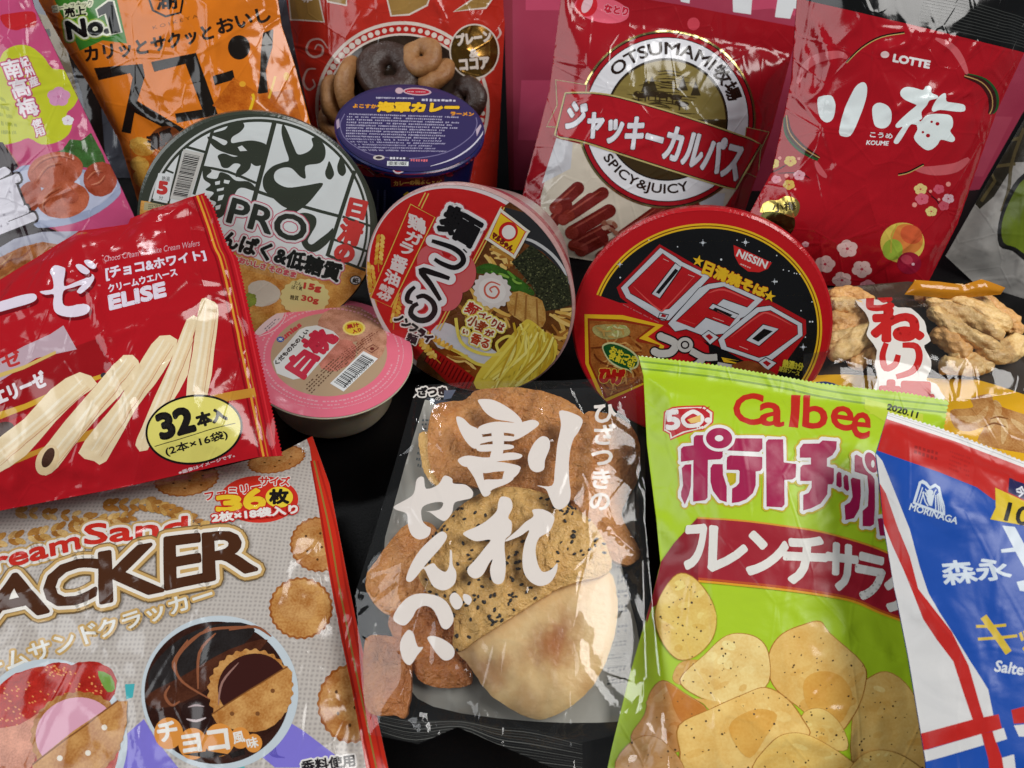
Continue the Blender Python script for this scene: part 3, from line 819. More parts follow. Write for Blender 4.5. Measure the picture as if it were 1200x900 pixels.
for q in ([(262, 232), (230, 190), (180, 195), (160, 240), (190, 272), (232, 262), (238, 228), (214, 214), (200, 236)], [(205, 330), (165, 335), (145, 390), (170, 430), (200, 410), (190, 380)], [(1000, 380), (1030, 350), (1060, 330)], [(1080, 130), (1090, 160), (1070, 190)], [(60, 60), (40, 40), (20, -10)]):
    s.part('scroll_ornament'); s.stroke(q, 11, (214, 176, 168), taper=0.6)
s.part('flavour_disc'); s.ell(965, 246, 120, 132, LN, n=60); s.ell(965, 246, 113, 125, (150, 110, 52), m='gold', n=60)
s.text('プレーン', (884, 218), (1046, 196), 52, LN, bold=4); s.text('&', (945, 276), (985, 272), 38, LN, bold=3); s.text('ココア', (898, 338), (1036, 326), 52, LN, bold=4)
s.build(); dsheet = s
DT = {'tan': solid('baked_dough', (164, 118, 72), 0.5, 0, 0.85, 55, (0.62, 0.42, 0.24), 0.0006, 400), 'cocoa': solid('cocoa_dough', (62, 42, 34), 0.45, 0, 0.6, 60, (0.5, 0.4, 0.35), 0.0008, 300)}
def doughnut(px, R0, r0, kind, tilt, label):
    q = s.solve([px]); c = s.world(q, r0 * 0.15)[0]; o_ = []
    V = []; F = []; n, m_ = 48, 20; rn = random.Random(hash(px) % 999)
    ax = unit(tilt[0] * s.X + tilt[1] * s.Y + tilt[2] * s.N); u = unit(np.cross(ax, [0.3, 0.2, 0.9])); v = np.cross(ax, u)
    ph = [rn.uniform(0, 6) for _ in range(4)]
    for i in range(n):
        a = 2 * math.pi * i / n
        for j in range(m_):
            b = 2 * math.pi * j / m_; w_ = 1 + 0.05 * math.sin(3 * a + ph[0]) + 0.04 * math.sin(5 * a + 2 * b + ph[1])
            rr = R0 + r0 * w_ * math.cos(b); V.append(tuple(rr * math.cos(a) * u + rr * math.sin(a) * v + r0 * 0.8 * w_ * math.sin(b) * ax))
    for i in range(n):
        for j in range(m_): F.append((i * m_ + j, ((i + 1) % n) * m_ + j, ((i + 1) % n) * m_ + (j + 1) % m_, i * m_ + (j + 1) % m_))
    me = bpy.data.meshes.new('doughnut'); me.from_pydata(V, [], F); me.materials.append(DT[kind])
    for p in me.polygons: p.use_smooth = True
    tag(link('doughnut', me, None, tuple(c)), label, 'doughnut', 'doughnuts in the window of the red bag')
doughnut((394, 118), 0.0103, 0.0082, 'tan', (1, 0.1, 0.30), 'pale doughnut on its edge, leftmost in the round window')
doughnut((413, 102), 0.0138, 0.0082, 'tan', (1, -0.1, 0.25), 'taller pale doughnut on its edge, beside the dark one in the round window')
doughnut((457, 84), 0.0146, 0.0103, 'cocoa', (0.15, 0.45, 1), 'dark cocoa doughnut in the middle of the round window')
doughnut((494, 66), 0.0090, 0.0073, 'tan', (-0.2, 0.6, 1), 'golden doughnut at the top of the round window')
doughnut((510, 88), 0.0082, 0.0082, 'tan', (-0.5, 0.9, 0.6), 'browned doughnut left of the gold flavour disc')
doughnut((546, 116), 0.0090, 0.0082, 'cocoa', (-0.4, 0.2, 1), 'dark cocoa doughnut at the right rim of the round window')
doughnut((398, 142), 0.0090, 0.0073, 'tan', (0.2, 0.3, 1), 'golden doughnut low behind the left rim of the navy cup')

# ================================================================== red sausage bag
JR = (158, 24, 34)
s = bag('snack_bag', 'red dried sausage bag with a round gold-ringed emblem and a slanting name banner', 'snack bag', (770, 120),
        [(662, -40), (700, -10), (800, 6), (936, 32), (905, 150), (868, 262), (840, 330), (600, 290), (614, 222), (644, 105)], nrm(36, 2), t=0.55, H=0.016, back=0.014, w=0.05, crinkle=0.0006, col=JR, seed=51, pucker=0.0009,
        seal=[(1, 0.018), (2, 0.018)], ridges=[([(702, 184), (745, 172), (810, 150), (890, 132)], 0.0008, 0.0016), ([(896, 120), (888, 170), (872, 212)], 0.0010, 0.0018), ([(615, 215), (640, 200), (660, 190)], 0.0006, 0.0015)])
s.part('header_mark'); s.zoom(600, 0, 4)
s.ell(420, 45, 130, 60, (226, 100, 120), 12); s.ell(350, 25, 50, 54, (206, 40, 50), 20); s.ell(352, 20, 22, 44, (232, 190, 196), 25); s.text('なとり', (432, 56), (540, 72), 36, (196, 40, 60), bold=3, outs=[(5, (232, 170, 184))])
s.part('hang_hole'); s.ell(851, 112, 29, 30, (206, 70, 84))
s.part('sausage_picture'); s.zoom(610, 140, 4)
s.poly([(168, 88), (300, 120), (800, 270), (1010, 330), (950, 420), (930, 800), (100, 800), (95, 360)], (206, 196, 178)); s.poly([(168, 88), (245, 108), (235, 230), (100, 300)], (196, 196, 200)); s.poly([(850, 350), (960, 345), (940, 450), (840, 420)], (196, 196, 202))
SA = (122, 42, 40)
for a, b, w in (((120, 520), (215, 400), 56), ((165, 415), (268, 322), 62), ((200, 470), (330, 370), 54), ((225, 452), (385, 345), 58), ((240, 530), (415, 428), 64), ((250, 590), (420, 500), 56), ((285, 610), (380, 560), 66), ((480, 545), (640, 430), 58), ((540, 520), (700, 415), 46), ((420, 600), (540, 520), 60), ((620, 510), (815, 405), 52), ((380, 640), (520, 570), 56), ((700, 500), (830, 430), 40)):
    a = np.array(a, float); b = np.array(b, float); d = unit(b - a)
    s.stroke([a, b], w, SA, 'baked', sm=0); s.ell(*a, w / 2, w / 2, (150, 62, 56), m='baked', n=16); s.ell(*b, w / 2, w / 2, SA, m='baked', n=16)
    n_ = np.array([d[1], -d[0]]) * w * 0.22; s.stroke([a + n_, (a + b) / 2 + n_, b + n_], w * 0.16, (170, 84, 74), 'baked', taper=0.8)
for i in range(14): s.ell(430 + s.rng.uniform(-40, 40), 520 + s.rng.uniform(-40, 30), 14, 10, s.rng.choice([(206, 170, 150), (170, 110, 90)]), s.rng.uniform(0, 90), 'photo', n=8)
s.part('round_emblem'); s.zoom(0, 0, 1); c0 = (781, 140); G2 = (190, 174, 112)
for r, c in ((104.5, G2), (102.3, BLK), (101, JR), (96.5, BLK), (95.5, (222, 222, 226)), (72, BLK), (70.5, (60, 46, 24))): s.ell(*c0, r, r, c, n=90, m='gold' if c == G2 else None)
s.poly([c0 + 69 * np.array([math.cos(t), -math.sin(t)]) for t in np.linspace(0.0, math.pi, 40)], (132, 116, 62))
for i in range(46):
    y = 84 + i * 1.25; x = s.rng.uniform(728, 790); L = s.rng.uniform(8, 40)
    if (x - 781) ** 2 + (y - 140) ** 2 < 60 ** 2 and (x + L - 781) ** 2 + (y - 140) ** 2 < 62 ** 2: s.stroke([(x, y), (x + L / 2, y + s.rng.uniform(-2, 2)), (x + L, y + 2)], s.rng.uniform(0.7, 1.6), (58, 46, 24), taper=0.7)
for x, y in ((752, 112), (764, 110), (777, 112), (792, 114), (800, 122)):   # grazing animals and trees in the engraving
    s.ell(x, y, 7, 3.2, (50, 38, 22)); s.ell(x - 7, y - 2, 2.4, 2, (50, 38, 22)); s.stroke([(x - 4, y), (x - 4, y + 7)], 1.4, (50, 38, 22)); s.stroke([(x + 4, y), (x + 4, y + 7)], 1.4, (50, 38, 22))
for x, y in ((757, 100), (764, 98), (800, 98), (815, 104)): s.poly([(x - 6, y + 8), (x, y - 9), (x + 6, y + 8)], (56, 46, 28))
s.arc('OTSUMAMI', c0, 76.5, 139, 49, 14, (40, 26, 20), bold=0.5); s.arc('牧場', c0, 75.5, 46, 16, 17, (40, 26, 20), bold=0.7); s.arc('SPICY&JUICY', c0, 76, -149, -72, 14, (40, 26, 20), inv=True, bold=0.4)
s.part('name_banner')
for grow, c in ((3.4, G2), (1.6, BLK), (0.6, (172, 26, 36))):
    g = grow
    s.zoom(600, 0, 4); q = [(208, 378), (345, 400), (330, 600), (165, 590), (216, 495)]; s.poly(q, c, m='gold' if c == G2 else None); s.stroke(q, g * 4, c, closed=True, sm=0)
    q = [(1100, 600), (1200, 622), (1160, 700), (1150, 830), (1080, 800)]; s.poly(q, c, m='gold' if c == G2 else None); s.stroke(q, g * 4, c, closed=True, sm=0)
for grow, c in ((3.4, G2), (1.6, BLK), (0.6, (172, 26, 36))):
    q = np.vstack([smooth([(255, 444), (440, 452), (700, 522), (930, 596), (1158, 676)], 4, False), smooth([(1040, 880), (850, 822), (520, 716), (330, 655), (210, 634)], 4, False)])
    s.poly(q, c, m='gold' if c == G2 else None); s.stroke(q, grow * 8, c, closed=True, sm=0)
s.text('ジャッキーカルパス', (246, 604), (1046, 858), tl=(275, 470), tr=(1096, 676), col=(222, 222, 228), bold=6, outs=[(0, (222, 222, 228)), (9, (60, 10, 14))])
s.build()

# ================================================================== red plum candy bag
KR = (166, 20, 32)
s = bag('snack_bag', 'red plum candy bag with a black zip top, white brush characters and blossom sprays', 'snack bag', (1020, 170),
        [(938, -60), (1240, -60), (1200, 62), (1168, 130), (1122, 262), (1082, 342), (1060, 356), (1005, 348), (955, 346), (872, 262), (905, 200), (927, 95)], nrm(38, 0), t=0.49, H=0.022, back=0.018, w=0.05, crinkle=0.0007, col=KR, seed=61,
        ridges=[([(951, 18), (968, 60), (972, 75), (962, 105), (943, 119)], 0.0016, 0.0022), ([(943, 55), (948, 95), (941, 119)], 0.0012, 0.0018), ([(1030, 140), (1060, 122), (1110, 113), (1150, 106)], 0.0008, 0.0016), ([(965, 205), (1010, 175), (1040, 150)], 0.0006, 0.0014),
                ([(918, 268), (950, 300), (1000, 250), (1035, 225)], 0.0005, 0.0016), ([(1025, 318), (1040, 305), (1066, 285), (1078, 262)], 0.0012, 0.0022), ([(1160, 108), (1150, 130), (1142, 165)], 0.0008, 0.0018), ([(1022, 62), (1062, 52), (1070, 32)], 0.0016, 0.003), ([(1080, 55), (1088, 45), (1094, 30)], 0.001, 0.0018), ([(1105, 58), (1116, 48), (1122, 40)], 0.0012, 0.002), ([(1134, 68), (1142, 54), (1152, 48)], 0.001, 0.0018)])
s.zoom(900, 0, 4).part('zip_header', 'glossy black ribbed zip strip')
s.poly([(150, -260), (1380, -260), (1210, 248), (700, 122), (330, 36), (178, 2)], (18, 18, 18))
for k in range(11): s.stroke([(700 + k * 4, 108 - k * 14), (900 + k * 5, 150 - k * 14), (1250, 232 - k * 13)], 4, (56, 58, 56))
PNK = (198, 92, 98)
for q, w in (([(138, 392), (170, 320), (230, 275), (330, 255), (372, 272)], 42), ([(785, 180), (860, 220), (905, 280), (936, 352)], 34), ([(222, 755), (245, 800), (275, 832)], 28), ([(690, 792), (780, 800), (880, 785), (942, 742)], 48)): s.part('pink_arc'); s.stroke(q, w, PNK, taper=0.7)
for q in ([(368, 292), (440, 222), (530, 172), (640, 152)], [(610, 818), (660, 806), (730, 770)]): s.part('gold_arc'); s.stroke(q, 11, (30, 14, 14)); s.stroke([(x, y + 4) for x, y in q], 4, (196, 170, 100))
for q, w in (([(920, 355), (1000, 385), (1045, 440), (1052, 500), (1038, 535)], 40), ([(86, 540), (100, 620), (160, 690), (242, 740)], 30)):
    s.part('leaf_arc'); s.stroke([(x + (14 if x > 800 else -8), y - 4 if x > 800 else y + 10) for x, y in q], w * 0.9, (36, 84, 40), taper=0.6); s.stroke(q, w, (62, 20, 20), taper=0.6); s.stroke(q, 5, (190, 150, 90))
s.part('lettering'); s.text('LOTTE', (586, 288), (754, 320), 34, (228, 226, 226), bold=3); s.ell(548, 256, 20, 16, (226, 200, 200)); s.text('こうめ', (478, 642), (582, 650), 24, WHT, bold=1); s.text('KOUME', (460, 678), (562, 682), 20, WHT, bold=1, shear=0.2)
s.zoom(950, 90, 6.316); KW = (222, 232, 232)
for n_, q in enumerate(([(50, 170), (75, 145), (150, 138), (180, 190), (182, 240), (165, 310), (125, 338), (85, 320), (58, 270)], [(375, 42), (405, 48), (418, 90), (405, 180), (350, 330), (295, 435), (235, 440), (212, 420), (215, 370), (250, 240), (300, 130), (335, 70)], [(455, 240), (480, 200), (520, 193), (570, 215), (597, 260), (595, 330), (560, 375), (510, 380), (470, 350)],
          [(663, 130), (672, 95), (710, 75), (770, 82), (830, 98), (850, 72), (880, 68), (895, 85), (895, 118), (940, 140), (935, 160), (880, 175), (860, 210), (820, 260), (825, 308), (803, 322), (818, 345), (790, 358), (765, 352), (735, 358), (690, 430), (650, 490), (625, 495), (615, 475), (650, 415), (680, 370), (640, 378), (632, 350), (720, 265), (780, 215), (772, 203), (740, 190), (690, 165)],
          [(895, 240), (930, 170), (970, 130), (1000, 125), (1005, 180), (1060, 192), (1130, 205), (1145, 230), (1135, 255), (1080, 258), (960, 245), (915, 258)],
          [(785, 350), (820, 325), (850, 290), (900, 275), (970, 275), (1030, 285), (1052, 320), (1050, 370), (1032, 402), (1065, 450), (1062, 475), (1035, 482), (965, 465), (940, 500), (900, 535), (860, 543), (820, 520), (775, 475), (765, 440), (790, 390)])):
    if n_ in (0, 3): s.part('brush_character')
    s.poly(q, KW, sm=3)
for x, y, r in ((895, 333, 10), (938, 348, 15), (830, 410, 10), (868, 435, 16)): s.ell(x, y, r, r * 0.9, KR, n=12)
s.zoom(870, 180, 4.8).part('blossom_spray')
for q in ([(110, 130), (200, 90), (250, 60)], [(140, 120), (180, 90)], [(200, 110), (320, 110), (380, 140)], [(1060, 240), (1090, 260), (1120, 310)], [(1040, 210), (1080, 250)]): s.stroke(q, 7, (60, 14, 22), taper=0.5)
for x, y, r, c in ((175, 55, 34, (222, 200, 110)), (270, 42, 36, (222, 196, 100)), (320, 122, 34, (226, 170, 180)), (262, 175, 34, (206, 176, 90)), (190, 145, 28, (214, 140, 154)), (105, 108, 30, (186, 60, 84)), (1002, 200, 38, (222, 200, 130)), (1105, 200, 32, (206, 90, 110)), (1010, 255, 40, (212, 100, 120)), (1158, 254, 34, (222, 180, 190)), (1132, 294, 32, (202, 86, 104)), (1062, 325, 34, (222, 206, 130)),
                   (590, 535, 60, (232, 196, 190)), (465, 622, 58, (232, 196, 190)), (672, 650, 58, (232, 196, 190)), (560, 712, 56, (232, 196, 190)), (705, 748, 46, (226, 150, 160)), (330, 545, 26, (226, 150, 160)), (350, 575, 20, (226, 150, 160)), (300, 525, 24, (230, 176, 184)), (355, 510, 20, (230, 176, 184))): s.flower(x, y, r, c, ph=s.rng.random())
for x, y, r in ((210, 25, 10), (318, 28, 9), (248, 125, 12), (150, 103, 8), (296, 200, 7), (1158, 172, 14), (1058, 212, 9), (1105, 258, 8), (968, 288, 14), (212, 150, 8)): s.ell(x, y, r, r, (230, 150, 140), n=10)
s.part('gold_seal'); s.ell(195, 390, 102, 92, (66, 66, 34), m='gold'); s.poly([(100, 330), (118, 280), (160, 262), (200, 262), (250, 238), (310, 262), (322, 310), (290, 360), (220, 335), (150, 325)], (214, 190, 104), m='gold', sm=3); s.text('小梅', (170, 330), (300, 318), 50, (66, 56, 26), bold=2)
s.part('plum_picture'); s.ell(900, 502, 124, 114, (214, 190, 84), m='film'); s.ell(925, 480, 92, 84, (214, 128, 62), 20); s.ell(950, 455, 62, 52, (206, 92, 54), 20); s.ell(845, 540, 56, 60, (150, 176, 60), 20); s.stroke([(870, 400), (840, 470), (835, 560)], 8, (186, 170, 66)); s.ell(938, 616, 68, 62, (150, 26, 52)); s.ell(925, 596, 34, 26, (180, 60, 80), 20); s.ell(960, 622, 9, 8, (232, 190, 200))
s.part('lower_border'); s.poly([(390, 738), (500, 742), (650, 760), (700, 790), (820, 850), (760, 900), (390, 900)], (16, 14, 18)); s.poly([(640, 775), (740, 755), (820, 732), (890, 752), (945, 800), (880, 832), (790, 838), (700, 822)], (30, 84, 110), sm=3)
s.build()

# ================================================================== navy curry noodle cup
s = disc('noodle_cup', 'small navy blue curry noodle cup standing in front of the doughnut bag', 'noodle cup', (480, 150), 88, 50, 90, 1, t=0.515, H=0.0008, w=0.02, crinkle=0.0001, base='lid', col=(48, 42, 84), seed=71, name='lid')
NV = solid('navy_cup_wall', (24, 30, 92), 0.28, 0, 0.1, 30, (0.8, 0.8, 0.8), 0.0002, 30)
RR = s.R
wall = lathe('cup_wall', s, [(RR, -0.0004), (RR + 0.0012, -0.0012), (RR + 0.0012, -0.0040), (RR - 0.0015, -0.0050), (RR * 0.93, -0.010), (RR * 0.78, -0.088), (RR * 0.74, -0.094)], NV)
s.zoom(380, 90, 5.625)
PU = (50, 42, 86)
s.ell(562, 330, 474, 268, (56, 48, 92), rot=2, n=80); s.stroke([(135, 245), (105, 320), (150, 420), (320, 515), (560, 540), (800, 500), (960, 400), (1005, 320), (1000, 268)], 6, (120, 112, 150))
s.part('fine_print'); s.micro((150, 236), (985, 262), (930, 420), (140, 400), 9, 62, (170, 164, 190), 0.92, 0.6); s.micro((135, 400), (925, 420), (790, 500), (260, 492), 5, 50, (160, 154, 184), 0.92, 0.6)
s.micro((340, 130), (612, 136), (612, 150), (340, 146), 1, 26, (190, 186, 206), 0.95, 0.8); s.micro((640, 140), (872, 150), (872, 166), (640, 164), 1, 9, (200, 196, 212), 1, 0.9)
s.part('lettering'); s.text('海軍カレー', (350, 228), (880, 232), 58, (238, 190, 40), bold=7, shear=0.15, outs=[(12, (40, 26, 50))]); s.text('よこすか', (190, 204), (345, 208), 24, (226, 150, 40), bold=2); s.text('ラーメン', (834, 254), (985, 258), 22, (226, 150, 40), bold=2)
s.part('brand_mark'); s.ell(612, 98, 94, 25, (200, 170, 180), rot=3); s.ell(612, 98, 82, 18, (178, 40, 60), rot=3); s.ell(494, 92, 26, 20, (200, 170, 180)); s.micro((545, 92), (680, 96), (680, 106), (545, 104), 1, 12, (220, 190, 196))
s.part('barcode_panel'); s.poly([(428, 528), (560, 530), (558, 548), (428, 546)], (60, 56, 80)); s.micro((430, 528), (560, 530), (558, 546), (430, 546), 1, 6, (220, 216, 226), 1, 0.9); s.barcode((415, 556), (556, 560), (554, 588), (413, 586), 22)
s.part('small_mark'); s.micro((568, 538), (720, 544), (716, 564), (568, 562), 1, 9, (220, 110, 120), 1, 0.8); s.part('small_mark'); s.ell(360, 533, 38, 16, (206, 196, 190)); s.ell(360, 533, 22, 9, (60, 50, 60)); s.part('side_mark'); s.poly([(78, 288), (98, 275), (102, 330), (84, 345)], (170, 150, 170)); s.part('side_mark'); s.poly([(1000, 350), (1030, 312), (1036, 326), (1006, 392)], (190, 170, 186))
s.part('lid_edge'); s.stroke([(700, 590), (840, 545), (960, 470), (1040, 380), (1050, 330)], 10, (206, 202, 214), taper=0.7)
s.build()
d = Drape([wall], s.root); d.zoom(380, 90, 5.625)
d.stroke([(330, 640), (480, 668), (640, 668), (800, 640), (900, 600), (990, 530)], 12, (150, 26, 50)); d.stroke([(330, 616), (480, 640), (640, 640), (800, 612), (960, 530)], 5, (110, 26, 60))
d.ell(270, 615, 74, 30, (150, 30, 50), rot=28); d.stroke([(200, 575), (270, 600), (330, 645)], 6, (196, 150, 160)); d.ell(490, 616, 38, 22, (200, 190, 200)); d.ell(490, 616, 28, 14, (170, 40, 50))
d.poly([(438, 668), (790, 650), (786, 706), (442, 724)], (120, 24, 40)); d.text('カレーの街よこすか', (462, 716), (770, 696), 32, (224, 180, 90), bold=2)
d.poly([(520, 775), (548, 752), (578, 775), (548, 795)], (226, 190, 40)); d.poly([(585, 780), (620, 758), (640, 790), (600, 800)], (226, 190, 40)); d.text('スパイシー', (720, 760), (850, 740), 30, (206, 160, 50), bold=2); d.ell(370, 645, 30, 12, (150, 26, 50), rot=-10); d.ell(820, 640, 26, 14, (150, 26, 50))
for k in range(12): d.poly([(352, 740 + k * 14), (366, 741 + k * 14), (366, 750 + k * 14), (352, 749 + k * 14)], (96, 106, 160)); d.poly([(396, 740 + k * 14), (410, 741 + k * 14), (410, 750 + k * 14), (396, 749 + k * 14)], (96, 106, 160))
d.build('wall_print')

# ================================================================== big white-lidded udon bowl
s = disc('noodle_bowl', 'big udon noodle bowl whose white lid carries dark green brush characters', 'noodle bowl', (302, 262), 136, 130, 90, -1, t=0.462, H=0.0008, w=0.015, crinkle=0.00012, base='lid', col=(64, 70, 60), seed=81, grid=0.002, name='lid')
RR = s.R
bowl = lathe('bowl_wall', s, [(RR, -0.0004), (RR + 0.0015, -0.0015), (RR + 0.0015, -0.0060), (RR - 0.002, -0.0075), (RR * 0.94, -0.012), (RR * 0.72, -0.062), (RR * 0.70, -0.068)], solid('green_bowl_wall', (58, 64, 54), 0.24, 0, 0.1, 40, (0.8, 0.8, 0.8), 0.0006, 60))
s.zoom(160, 130, 4.286)
DG = (62, 68, 58); LW = (232, 240, 240)
s.ell(610, 570, 563, 540, (210, 216, 214), n=110); s.ell(610, 570, 553, 530, DG, n=110); s.ell(610, 572, 541, 517, (230, 238, 238), n=110)
s.part('broth_picture'); s.poly([(-60, 440), (70, 456), (240, 470), (480, 700), (820, 820), (1060, 770), (1260, 810), (1260, 1300), (-60, 1300)], (232, 178, 96), m='baked')
for q in ([(480, 720), (700, 790), (900, 850)], [(500, 770), (640, 810), (760, 850)], [(980, 860), (1060, 820), (1130, 830)]): s.stroke(q, 26, (226, 180, 110), 'baked', taper=0.7)
s.poly([(560, 880), (640, 850), (720, 900), (700, 960), (600, 980)], (214, 208, 190), m='film', sm=3); s.ell(560, 950, 46, 36, (150, 170, 70), m='photo', wob=0.1); s.ell(530, 990, 40, 30, (130, 160, 60), m='photo', wob=0.1)
s.poly([(40, 458), (140, 466), (130, 500), (36, 498)], (190, 180, 140)); s.micro((60, 466), (130, 470), (126, 496), (58, 494), 3, 8, (60, 60, 50))
s.part('panel_lines')
for q, w in (([(384, 92), (288, 420)], 16), ([(692, 58), (600, 410), (560, 560)], 24), ([(330, 280), (460, 305), (600, 362)], 13), ([(600, 402), (830, 478), (1016, 528)], 16), ([(1096, 300), (1030, 500), (958, 730)], 20), ([(1034, 530), (1190, 582)], 12), ([(990, 645), (1180, 712)], 12), ([(242, 178), (358, 210)], 13), ([(142, 294), (186, 312)], 10), ([(226, 195), (160, 465)], 11), ([(70, 452), (180, 476), (290, 500)], 12), ([(960, 725), (1150, 800)], 14)): s.stroke(q, w, DG, sm=2)
s.part('product_name')
BR = [[(735, 66), (757, 100), (790, 180), (812, 218), (860, 205), (886, 175), (880, 138), (912, 135), (945, 178), (947, 230), (920, 262), (858, 272), (846, 290), (849, 338), (820, 328), (778, 288), (735, 285), (700, 302), (690, 330), (705, 360), (760, 384), (850, 374), (935, 362), (905, 412), (850, 472), (790, 492), (740, 482), (690, 442), (640, 392), (638, 330), (680, 280), (735, 258), (765, 245), (745, 180), (728, 110)],
      [(968, 252), (986, 290), (992, 320), (975, 344), (955, 336), (947, 310), (957, 278)], [(1030, 222), (1046, 270), (1052, 305), (1035, 327), (1014, 312), (1008, 280), (1018, 245)],
      [(908, 398), (872, 452), (820, 496), (765, 530), (720, 548), (700, 522), (755, 490), (830, 440)],
      [(800, 520), (850, 511), (897, 530), (902, 570), (880, 612), (860, 652), (880, 670), (920, 642), (960, 612), (988, 588), (976, 642), (940, 682), (900, 707), (860, 702), (833, 672), (828, 632), (850, 582), (842, 552), (802, 538)],
      [(470, 62), (520, 48), (542, 75), (520, 106), (480, 132), (478, 160), (520, 155), (580, 148), (642, 163), (662, 190), (642, 216), (642, 260), (600, 277), (560, 250), (520, 230), (460, 215), (400, 190), (365, 152), (358, 128), (400, 148), (440, 172), (455, 152), (405, 132), (368, 116), (400, 106), (445, 92)],
      [(408, 225), (440, 213), (490, 230), (540, 220), (572, 240), (572, 282), (545, 312), (500, 332), (503, 300), (522, 270), (490, 264), (460, 286), (430, 282), (418, 254)],
      [(336, 283), (378, 300), (352, 330), (402, 340), (420, 308), (462, 320), (500, 350), (562, 354), (597, 385), (592, 402), (540, 386), (510, 392), (490, 422), (470, 432), (455, 470), (440, 520), (400, 540), (378, 500), (400, 460), (366, 442), (388, 410), (346, 396), (372, 370), (336, 340)]]
for q in BR: s.poly(q, DG, sm=4)
for q in ([(508, 182), (530, 173), (556, 200), (520, 202)], [(394, 356), (420, 350), (418, 368), (396, 372)], [(440, 345), (470, 350), (462, 366), (438, 362)], [(404, 392), (440, 384), (436, 398), (404, 404)], [(412, 426), (440, 420), (430, 446), (408, 452)], [(396, 478), (424, 470), (418, 492), (398, 498)]): s.poly(q, LW)
s.text('PRO', (452, 556), (832, 664), 124, (52, 56, 50), bold=5, outs=[(16, (222, 224, 224)), (21, (206, 96, 120))])
s.part('lettering'); s.text('たんぱく&低糖質', (330, 652), (1010, 858), 88, (34, 36, 34), bold=5, outs=[(13, (226, 226, 224)), (18, (214, 110, 130))])
s.text('昔のおいしさ そのまま', (440, 742), (796, 838), 30, (212, 90, 104), bold=2, outs=[(6, (226, 214, 190))])
s.text('日', (1056, 522), (1136, 542), 84, (206, 66, 62), bold=8); s.text('清', (1008, 648), (1112, 678), 116, (206, 66, 62), bold=7); s.text('の', (992, 738), (1076, 762), 76, (206, 66, 62), bold=9)
s.ell(1100, 850, 30, 24, (52, 56, 50)); s.ell(1100, 850, 24, 19, LW); s.text('紙', (1084, 862), (1114, 866), 26, (52, 56, 50), bold=1)
s.part('nutrition_badge'); s.ell(845, 935, 122, 92, (230, 220, 150), wob=0.035, lobes=18, n=120); s.text('たん', (792, 870), (826, 878), 18, (60, 50, 30), bold=0.4); s.text('ぱく質', (778, 892), (830, 902), 20, (60, 50, 30), bold=0.4); s.text('15g', (838, 898), (922, 912), 36, (206, 70, 60), bold=3); s.text('糖質', (770, 946), (812, 952), 24, (60, 50, 30), bold=0.4); s.text('30g', (826, 958), (910, 972), 34, (206, 70, 60), bold=2)
s.part('barcode_panel'); s.barcode((236, 192), (168, 440), (262, 456), (340, 214), 40, bg=(212, 214, 208)); s.part('cooking_time'); s.poly([(110, 312), (184, 316), (162, 452), (80, 440)], LW, sm=0); s.text('5', (106, 412), (148, 418), 58, (206, 66, 62), bold=6); s.text('熱湯', (126, 350), (166, 354), 24, (60, 60, 56)); s.text('分', (110, 444), (132, 447), 20, (60, 60, 56))
s.build()

# ================================================================== red and gold ramen bowl standing on its side
s = disc('noodle_bowl', 'ramen bowl with a red and photo-printed lid, tipped on its side in the centre', 'noodle bowl', (550, 338), 130, 110, 225, 1, t=0.456, H=0.0006, w=0.015, crinkle=0.00012, base='lid', col=(226, 214, 214), seed=91, name='lid')
RR = s.R
lathe('bowl_wall', s, [(RR, -0.0004), (RR + 0.0012, -0.0012), (RR + 0.0012, -0.0035), (RR - 0.001, -0.0045), (RR * 0.975, -0.010)], solid('pale_bowl_rim', (188, 150, 146), 0.22, 0, 0.3, 60, (0.8, 0.6, 0.6), 0.0008, 80))
lathe('bowl_band', s, [(RR * 0.975, -0.0099), (RR * 0.945, -0.018), (RR * 0.94, -0.019)], solid('pink_bowl_band', (170, 78, 84), 0.22, 0, 0.5, 40, (0.7, 0.6, 0.6), 0.0008, 80))
lathe('bowl_base', s, [(RR * 0.94, -0.0189), (RR * 0.72, -0.060), (RR * 0.69, -0.064)], solid('pale_bowl_wall', (190, 168, 162), 0.22, 0, 0.3, 60, (0.7, 0.5, 0.5), 0.0008, 80))
s.zoom(425, 215, 3.75)
RM = (198, 34, 34)
s.ell(470, 462, 486, 392, RM, rot=45, n=100)
s.part('soup_picture')
s.poly([(622, 100), (700, 40), (1100, 300), (1100, 1000), (200, 1000), (240, 770), (340, 640)], (112, 68, 32), m='photo')
s.poly([(622, 104), (720, 130), (830, 210), (910, 330), (880, 390), (790, 300), (700, 255), (660, 215)], (46, 46, 48)); s.stroke([(660, 240), (740, 250), (830, 310), (890, 390), (930, 490)], 14, (196, 196, 196), taper=0.5)
NO = [(216, 172, 84), (190, 136, 58), (226, 190, 110), (164, 108, 46)]
s.strands([(540, 262), (660, 270), (700, 330), (640, 380), (520, 350)], 46, 110, 15, NO, 20, 40, 0.35)
s.strands([(800, 560), (930, 540), (930, 740), (850, 800), (780, 690)], 60, 120, 14, NO, 25, 30, 0.3); s.strands([(430, 480), (500, 440), (660, 560), (640, 680), (400, 600)], 50, 110, 15, NO, 25, 35, 0.35)
s.poly([(494, 372), (560, 350), (640, 385), (700, 425), (750, 470), (745, 492), (650, 470), (600, 400), (510, 396)], (60, 108, 36), m='photo', sm=3); s.strands([(500, 360), (640, 380), (750, 470), (740, 490), (600, 420)], 40, 50, 12, [(94, 150, 50), (44, 84, 30), (130, 170, 70)], 30, 50, 0.3)
